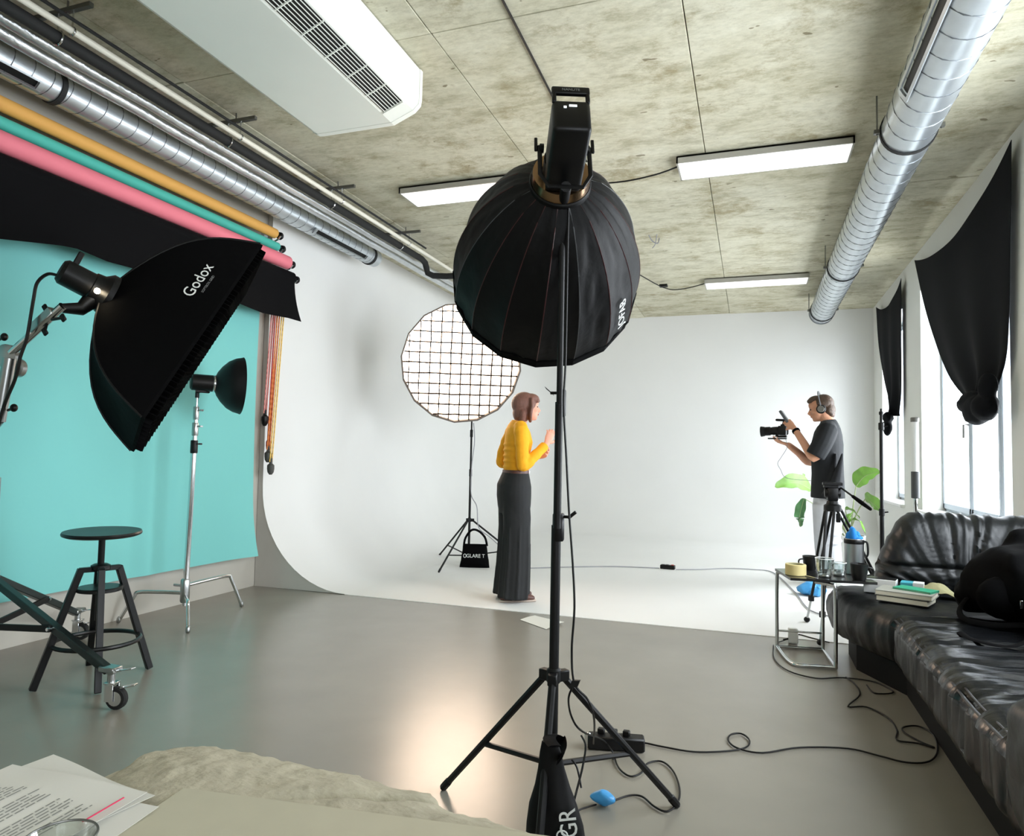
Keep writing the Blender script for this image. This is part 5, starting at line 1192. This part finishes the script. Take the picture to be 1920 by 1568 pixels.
leaf([(1605, 912), (1622, 893), (1650, 884)], (8.2, 8.1, 8.0), .085, 'leaf', tilt=1.1)
leaf([(1622, 936), (1636, 944), (1654, 960)], (8.1, 8.0, 7.95), .085, 'leaf', tilt=1.1)
leaf([(1585, 955), (1598, 957), (1612, 972)], (8.2, 8.1, 8.05), .032, 'leaf', tilt=.6)
leaf([(1598, 975), (1612, 978), (1623, 1002)], (8.2, 8.1, 8.0), .03, 'leaf', tilt=.5)
leaf([(1580, 985), (1577, 968), (1576, 952)], (8.25, 8.2, 8.2), .035, 'leaf', tilt=.7)
leaf([(1588, 985), (1592, 970), (1600, 960)], (8.25, 8.2, 8.2), .03, 'leaf', tilt=.7)

# ------------------------------------------------------------------ stands by the windows
def slim_stand(Y, x, y_top, label, name='light_stand', cat='light stand'):
    top = ony(x, y_top, Y); o = V((top.x, Y, 0)); t = thing(name, label, cat, o)
    tripod_legs(t, (o.x, o.y), [o+V((.38*math.cos(R(a)), .38*math.sin(R(a)), 0)) for a in (100, 215, 335)], .34, .10, 0, .010, M['black_metal'], brace_at=.6)
    return t, top, o
t, top, o = slim_stand(6.1, 1652, 776, 'slim black empty light stand in front of the far window')
for z0, z1, r_ in ((.08, .78, .016), (.76, top.z-.10, .0135), (top.z-.12, top.z, .010)):
    b = NB(); lathe(b, [(r_, 0), (r_, z1-z0)], (o.x, o.y, z0), (0, 0, 1), 12); obj('pole_section', b, M['black_metal'], t)
for z in (.78, top.z-.10):
    b = NB(); lathe(b, [(.016, -.03), (.021, -.025), (.021, .025), (.016, .03)], (o.x, o.y, z), (0, 0, 1), 12); tube(b, [(o.x+.02, o.y, z), (o.x+.045, o.y, z+.004)], .006, 6); obj('lock_collar', b, M['black_plastic'], t)
b = NB(); lathe(b, [(.012, 0), (.016, .005), (.016, .025), (.008, .03), (.008, .05)], (o.x, o.y, top.z-.01), (0, 0, 1), 12); obj('spigot', b, M['black_plastic'], t)
t, top, o = slim_stand(5.9, 1717, 968, 'slim light stand behind the sofa holding the white tube light')
b = NB(); lathe(b, [(.012, 0), (.012, top.z+.02-.08)], (o.x, o.y, .08), (0, 0, 1), 12); obj('pole_section', b, M['dull_chrome'], t)
z1, z2, z3 = ony(1717, 935, 5.9).z, ony(1717, 885, 5.9).z, ony(1716, 784, 5.9).z
t = thing('tube_light', 'white tube light with dark handle upright behind the sofa', 'tube light', V((o.x, o.y, z1)))
b = NB(); lathe(b, [(.020, 0), (.029, .004), (.029, z2-z1), (.024, z2-z1+.004)], V((o.x, o.y, z1)), (0, 0, 1), 18); obj('handle', b, M['grey_plastic'], t)
b = NB(); lathe(b, [(.026, 0), (.026, z3-z2-.03)], V((o.x, o.y, z2)), (0, 0, 1), 18); obj('light_tube', b, M['tube_white'], t)
b = NB(); lathe(b, [(.028, 0), (.029, .004), (.029, .03), (.024, .034)], V((o.x, o.y, z3-.03)), (0, 0, 1), 18); obj('end_cap', b, M['steel'], t)
b = NB(); lathe(b, [(.010, 0), (.014, .005), (.014, z1-top.z-.005)], V((o.x, o.y, top.z+.005)), (0, 0, 1), 12); obj('spigot', b, M['chrome'], t)

# ------------------------------------------------------------------ black cloths over the windows
def drape(name, X, lpx, rpx, sag, label, nfold, knot):
    Lp = smooth_path([onx(x, y, X) for x, y in lpx], 6); Rp = smooth_path([onx(x, y, X) for x, y in rpx], 6)
    t = thing(name, label, 'curtain', lerp(Lp[0], Rp[0], .5))
    def f(u, v):
        a, c = poly_at(Lp, v), poly_at(Rp, v); p = lerp(a, c, u)
        s_top = (1-v)**3; p.z -= sag*4*u*(1-u)*s_top*.5 
        amp = .004+.05*v*v
        p.x += amp*math.sin(u*nfold*PI*2+v*2)*math.sin(PI*u)**.5 - .05*v*math.sin(PI*u) + .02*noise.noise(V((u*3, v*3, 1)))*v
        return p
    b = NB(); sheet(b, f, 48, 36, .003); obj('cloth', b, M['curtain'], t, ang=75)
    e = f(.5, 1.0); b = NB()
    for (dy, dz, rad) in knot: ball(b, e+V((-.02, dy, dz)), rad, None, 12, 8)
    for v in b.verts: v.co += V((noise.noise(v.co*16), noise.noise(v.co*16+V((7, 0, 0))), 0))*.02
    body_remesh(obj('gathered_end', b, M['curtain'], t), .014, 3)
drape('window_cloth', 1.60, [(1715, 488), (1738, 590), (1775, 695), (1815, 752), (1838, 772)], [(1897, 262), (1895, 420), (1892, 570), (1887, 680), (1868, 738)], .42,
      'big black cloth slung across the nearer window and gathered at its lower corner', 2.5, [(.0, .0, (.08, .20, .09)), (-.12, -.06, (.09, .20, .11)), (-.28, -.05, (.08, .14, .10)), (.14, .0, (.06, .14, .06)), (-.36, .08, (.06, .08, .10))])
drape('window_cloth', 1.60, [(1643, 576), (1648, 650), (1660, 720), (1672, 765), (1678, 780)], [(1690, 522), (1690, 600), (1690, 690), (1690, 750), (1687, 780)], .30,
      'narrow black cloth knotted over the far window', 2.5, [(.0, -.02, (.06, .10, .07)), (.02, -.12, (.05, .07, .12)), (.14, -.12, (.05, .10, .07))])

# ------------------------------------------------------------------ floor clutter
p = [onz(*q, .007) for q in ((1165, 1392), (1200, 1392), (1240, 1400), (1300, 1410), (1360, 1409), (1398, 1402), (1405, 1388), (1390, 1376), (1370, 1378), (1366, 1390), (1385, 1404), (1430, 1412), (1500, 1402), (1590, 1404), (1650, 1418), (1700, 1430), (1742, 1428), (1758, 1408), (1750, 1378), (1722, 1362), (1694, 1364), (1696, 1374), (1728, 1392), (1752, 1402), (1720, 1394), (1682, 1388), (1682, 1370), (1666, 1347), (1625, 1326), (1590, 1325), (1612, 1303), (1602, 1282), (1586, 1270))]
cable('extension_cable', p, .0036, 'long black cable snaking across the floor from the tall stand towards the sofa', k=5)
p = [onz(*q, .006) for q in ((1450, 1210), (1452, 1236), (1478, 1258), (1530, 1272), (1580, 1271), (1640, 1279), (1675, 1298), (1640, 1300), (1625, 1285))]
cable('extension_cable', p, .0036, 'black cable curling round the feet of the side table', k=5)
p = [onz(*q, .012) for q in ((1268, 1068), (1310, 1068), (1360, 1066), (1410, 1068), (1450, 1074), (1490, 1110), (1520, 1145), (1580, 1160))]
cable('extension_cable', p, .005, 'pale cable running over the white floor from the far power strip', 'cable_grey', k=5)
p = [onz(*q, .008) for q in ((1455, 1206), (1478, 1198), (1495, 1190), (1520, 1196), (1555, 1205))]
cable('extension_cable', p, .004, 'thin dark cable plugged into the small white adapter', k=5)
t = thing('power_strip', 'black power strip with red switch on the white floor', 'power strip', onz(1252, 1068))
q = onz(1252, 1068); b = NB(); obox(b, q+V((0, 0, .026)), (.075, -.006, 0), (.003, .028, 0), (0, 0, .021), .005); obj('strip_body', b, M['black_plastic'], t)
b = NB(); obox(b, q+V((.05, -.004, .049)), (.014, 0, 0), (0, .010, 0), (0, 0, .004), .002); obj('rocker_switch', b, M['red_plastic'], t)
for k in (-1, 0): 
    b = NB(); lathe(b, [(.016, 0), (.018, .002), (.018, .004), (.010, .004)], q+V((-.045+.04*(k+1), 0, .047)), (0, 0, 1), 14); obj('socket', b, M['grey_plastic'], t)
q = onz(1150, 1404)
t = thing('power_strip', 'black power strip with chrome catch on the floor behind the tall stand', 'power strip', q)
b = NB(); obox(b, q+V((.01, 0, .028)), (.11, .025, 0), (-.007, .03, 0), (0, 0, .026), .006); obj('strip_body', b, M['black_plastic'], t)
b = NB(); obox(b, q+V((-.10, -.03, .035)), (.012, 0, 0), (0, .004, 0), (0, 0, .026), .003); obj('chrome_catch', b, M['chrome'], t)
for k in range(3):
    b = NB(); obox(b, q+V((-.05+.05*k, .006*k, .06)), (.014, 0, 0), (0, .012, 0), (0, 0, .014), .003); obj('plug', b, M['black_plastic'], t)
p = [onz(*q, .007) for q in ((1150, 1412), (1160, 1440), (1182, 1456), (1204, 1448), (1214, 1432), (1240, 1428), (1262, 1446), (1274, 1478), (1270, 1506), (1250, 1522), (1226, 1512), (1204, 1494), (1180, 1492), (1150, 1502))]
cable('power_cable', p, .0034, 'black cable looping round the tall stand foot to the blue tape', k=5)
p = [onz(*q, .007) for q in ((1118, 1509), (1100, 1514), (1084, 1521), (1070, 1540))]
cable('power_cable', p, .003, 'short black cable between the blue tape and the sandbag', k=5)
p = [ony(1090, 1380, 2.12), ony(1098, 1400, 2.08), ony(1092, 1440, 2.03), ony(1082, 1480, 1.97), ony(1072, 1520, 1.90)]
cable('power_cable', p, .0032, 'slack black cable hanging from the stand brace to the sandbag', k=5)
p = [ony(1072, 1425, 2.06), ony(1082, 1440, 2.05), ony(1090, 1478, 2.03)] 
cable('power_cable', p, .003, 'loose cable end dangling below the stand brace', k=5)
q = onz(1131, 1512); b = NB(); ball(b, q+V((0, 0, .026)), (.040, .024, .024), None, 22, 13)
for v in b.verts: v.co += V((noise.noise(v.co*30), noise.noise(v.co*30+V((3, 0, 0))), .5*noise.noise(v.co*25)))*.010; v.co.z = max(.003, v.co.z)
tag(obj('tape_wad', b, M['blue_bag'], ang=30), 'wad of blue tape round the cable joint on the floor', 'tape')
q = onz(1522, 1117); b = NB(); ball(b, q+V((0, 0, .05)), (.12, .09, .06), None, 30, 18)
for v in b.verts: v.co += V((noise.noise(v.co*18), noise.noise(v.co*18+V((3, 0, 0))), .8*noise.noise(v.co*16)))*.03; v.co.z = max(.008, v.co.z)
tag(obj('plastic_bag', b, M['blue_bag'], ang=30), 'crumpled blue plastic bag on the white floor behind the tripod', 'bag')
q = onz(1487, 1207); t = thing('power_adapter', 'small white power adapter on the floor under the side table', 'adapter', q)
b = NB(); obox(b, q+V((0, 0, .05)), (.03, 0, 0), (0, .02, 0), (0, 0, .047), .006); obj('casing', b, M['clear_plastic'], t)
b = NB(); tube(b, [q+V((-.028, -.01, .03)), q+V((-.06, -.015, .02))], .006, 8); obj('plug', b, M['black_plastic'], t)
pc = [onz(975, 1163), onz(1003, 1155), onz(1058, 1170), onz(1024, 1181)]
b = NB(); sheet(b, lambda u, v: lerp(lerp(pc[0], pc[1], v), lerp(pc[3], pc[2], v), u)+V((0, 0, .003+.010*u*v*u+.004*math.sin(PI*v))), 10, 8, .0006); tag(obj('paper_sheet', b, M['paper'], ang=60), 'white sheet of paper lying on the floor near the cove edge', 'paper')

# ------------------------------------------------------------------ stone table in front
TT = .75
def oz(x, y): return onz(x, y, TT)
i0, i1 = oz(345, 1478), oz(970, 1560)
e1 = (i1-i0); e1n = e1.normalized(); left_dir = (oz(210, 1568)-i0).normalized()
inner = [i0+left_dir*.75] + [i0+left_dir*(.75*(1-k/12)) for k in range(1, 12)] + [i0+e1*(k/40) for k in range(41)] + [i0+e1*1.35]
outer_px = [(-160, 1690), (0, 1570), (120, 1492), (192, 1452), (225, 1440), (250, 1424), (272, 1411), (325, 1401), (384, 1395), (430, 1402), (475, 1407), (520, 1419), (560, 1428), (612, 1438), (640, 1446), (668, 1452), (688, 1458), (700, 1462), (730, 1470), (760, 1476), (808, 1482), (818, 1494), (834, 1512), (858, 1526), (880, 1530), (910, 1539), (940, 1549), (965, 1556), (1010, 1572), (1100, 1600)]
outer = [onz(x, y, TT-.034) for x, y in outer_px]
t = thing('stone_table', 'low stone slab table with honed flat top and rough broken edges', 'table', (-.45, .55, 0))
near = [i0+left_dir*.75+V((.0, -.12, 0)), i0+e1*1.35+V((.05, -.35, 0))]
poly = [i0+left_dir*.75, i0, i0+e1*1.35, V((i1.x+.25, .30, 0)), V((-.9, .30, 0))]
b = NB(); prism(b, [(p.x, p.y) for p in poly][::-1], TT-.05, TT); obj('honed_top', b, M['stone_flat'], t, ang=0)
def in_at(u): return poly_at(inner, u)
def out_at(u):
    return poly_at(outer, u)
def rough(u, v):
    a = in_at(min(1, u)); c = out_at(u); p = lerp(a, c, v)
    n1 = noise.noise(V((p.x*26, p.y*26, 1)))*.30+noise.noise(V((p.x*60, p.y*60, 4)))*.16+noise.noise(V((p.x*9, p.y*9, 7)))*.6
    z = TT-.003-.012*v-.022*v*v+.008*n1*min(1, v*4)
    tr = abs((p-oz(650, 1475)).dot(V((.55, -.83, 0)).normalized())); z -= .016*math.exp(-(tr/.010)**2)*min(1, v*3)
    return V((p.x, p.y, z)) + V((noise.noise(p*50), noise.noise(p*50+V((9, 0, 0))), 0))*.006*v
b = NB(); sheet(b, rough, 260, 22)
bot = [[v for v in b.verts][i*23+22] for i in range(261)]
low = [b.verts.new((v.co.x*.985, v.co.y*.985, TT-.12+.01*noise.noise(v.co*30))) for v in bot]
for i in range(260): b.faces.new((bot[i], bot[i+1], low[i+1], low[i]))
obj('rough_edge', b, M['stone'], t, ang=50, recalc=False)
b = NB(); prism(b, [(-.75, .32), (-.05, .32), (-.05, .50), (-.75, .50)], 0, TT-.05); obj('pedestal', b, M['stone'], t, ang=0)
# papers
def paper(c, xd, w, h, z, label, m='paper', curl=0):
    c = V(c); xd = V(xd); xd.z = 0; xd.normalize(); yd = V((xd.y, -xd.x, 0))   # c is the far corner
    t = thing('paper_sheet', label, 'paper', c, None)
    P_ = lambda u, v: V((c.x, c.y, 0)) + xd*(w*u) + yd*(h*v) + V((0, 0, z+.0015*math.sin(u*7+v*4)+curl*((1-u)*(1-v))**3))
    b = NB(); sheet(b, P_, 16, 16, .0003); obj('sheet', b, M[m], t, ang=60)
    return t, P_
zp = TT+.004
a_, b_ = onz(100, 1421, zp), onz(292, 1500, zp)
# the printed sheet: its text lines run up towards the far right
ld = (onz(232, 1498, zp)-onz(155, 1543, zp)).normalized()
xd3 = (onz(298, 1511, zp)-onz(205, 1572, zp)).normalized()
tip = onz(298, 1511, zp)
t1, _ = paper(tip-xd3*.30, xd3, .30, -.212, zp-.002, 'lowest white sheet under the printed pages on the stone table')
tip2 = onz(100, 1421, zp); xd2 = (onz(276, 1488, zp)-tip2).normalized()
t2, _ = paper(tip2, xd2, .21, .297, zp, 'blank white sheet with its corner pointing over the table edge', curl=.004)
cnr = onz(276, 1489, zp+.002)
yd = V((-ld.y, ld.x, 0))
c_far = cnr - ld*.297
t3 = thing('paper_sheet', 'printed page with grey text and a pink marker line', 'paper', c_far)
zq = zp+.006
PT = lambda u, v: V((cnr.x, cnr.y, 0)) - ld*(.297*(1-u)) + yd*(.21*(v)) + V((0, 0, zq+.002*math.sin(u*5+v*6)+.004*v*v))
b = NB(); sheet(b, PT, 16, 16, .0003); obj('sheet', b, M['paper'], t3, ang=60)
b = NB(); rnd = random.Random(3)
for k in range(30):
    v = .16+.026*k
    if k in (9, 10, 16): continue
    u1 = .86 - .05*rnd.random() - (.30 if k % 7 == 3 else 0); u0 = .06
    u = u0
    while u < u1:
        w = rnd.uniform(.02, .07); w = min(w, u1-u)
        q = [PT(u, v), PT(u+w, v), PT(u+w, v+.009), PT(u, v+.009)]; b.faces.new([b.verts.new(p+V((0, 0, .0006))) for p in q]); u += w+.008
obj('printed_text', b, M['ink'], t3, ang=0, kind='stuff')
p0, p1 = onz(155, 1543, zq+.001), onz(232, 1498, zq+.001); sdw = V((-(p1-p0).y, (p1-p0).x, 0)).normalized()*.0012
b = NB(); k = 12; L_ = [lerp(p0, p1, i/k) for i in range(k+1)]; tube(b, [p+V((0, 0, .0012)) for p in L_], .0013, 6, rb=.0006); obj('marker_line', b, M['pink_ink'], t3)
c = onz(112, 1578, zq+.02); c.z = zq+.008
t = thing('glass_dish', 'clear glass dish on the printed pages at the table corner', 'dish', c)
b = NB(); rr = (onz(184, 1562, zq+.02)-onz(112, 1578, zq+.02)).length; lathe(b, [(rr*.8, 0), (rr, .012), (rr, .016), (rr*.97, .016), (rr*.78, .004), (.001, .004)], c, (0, 0, 1), 48, cap=False); obj('dish_body', b, M['glass'], t)
b = NB(); tube(b, [c+V((rr*math.cos(a), rr*math.sin(a), .016)) for a in [2*PI*k/48 for k in range(48)]], .0012, 6, closed=True); obj('dish_rim', b, M['steel'], t)
c = onz(787, 1600, TT+.01); c.z = TT+.001; rr = (onz(787, 1564, TT)-onz(787, 1600, TT)).length
b = NB(); lathe(b, [(rr*.9, 0), (rr, .001), (rr, .0022), (rr*.96, .0025), (rr*.9, .002), (.001, .002)], c, (0, 0, 1), 40); tag(obj('coaster', b, M['stone_flat']), 'thin pale round coaster lying on the honed table top', 'coaster')
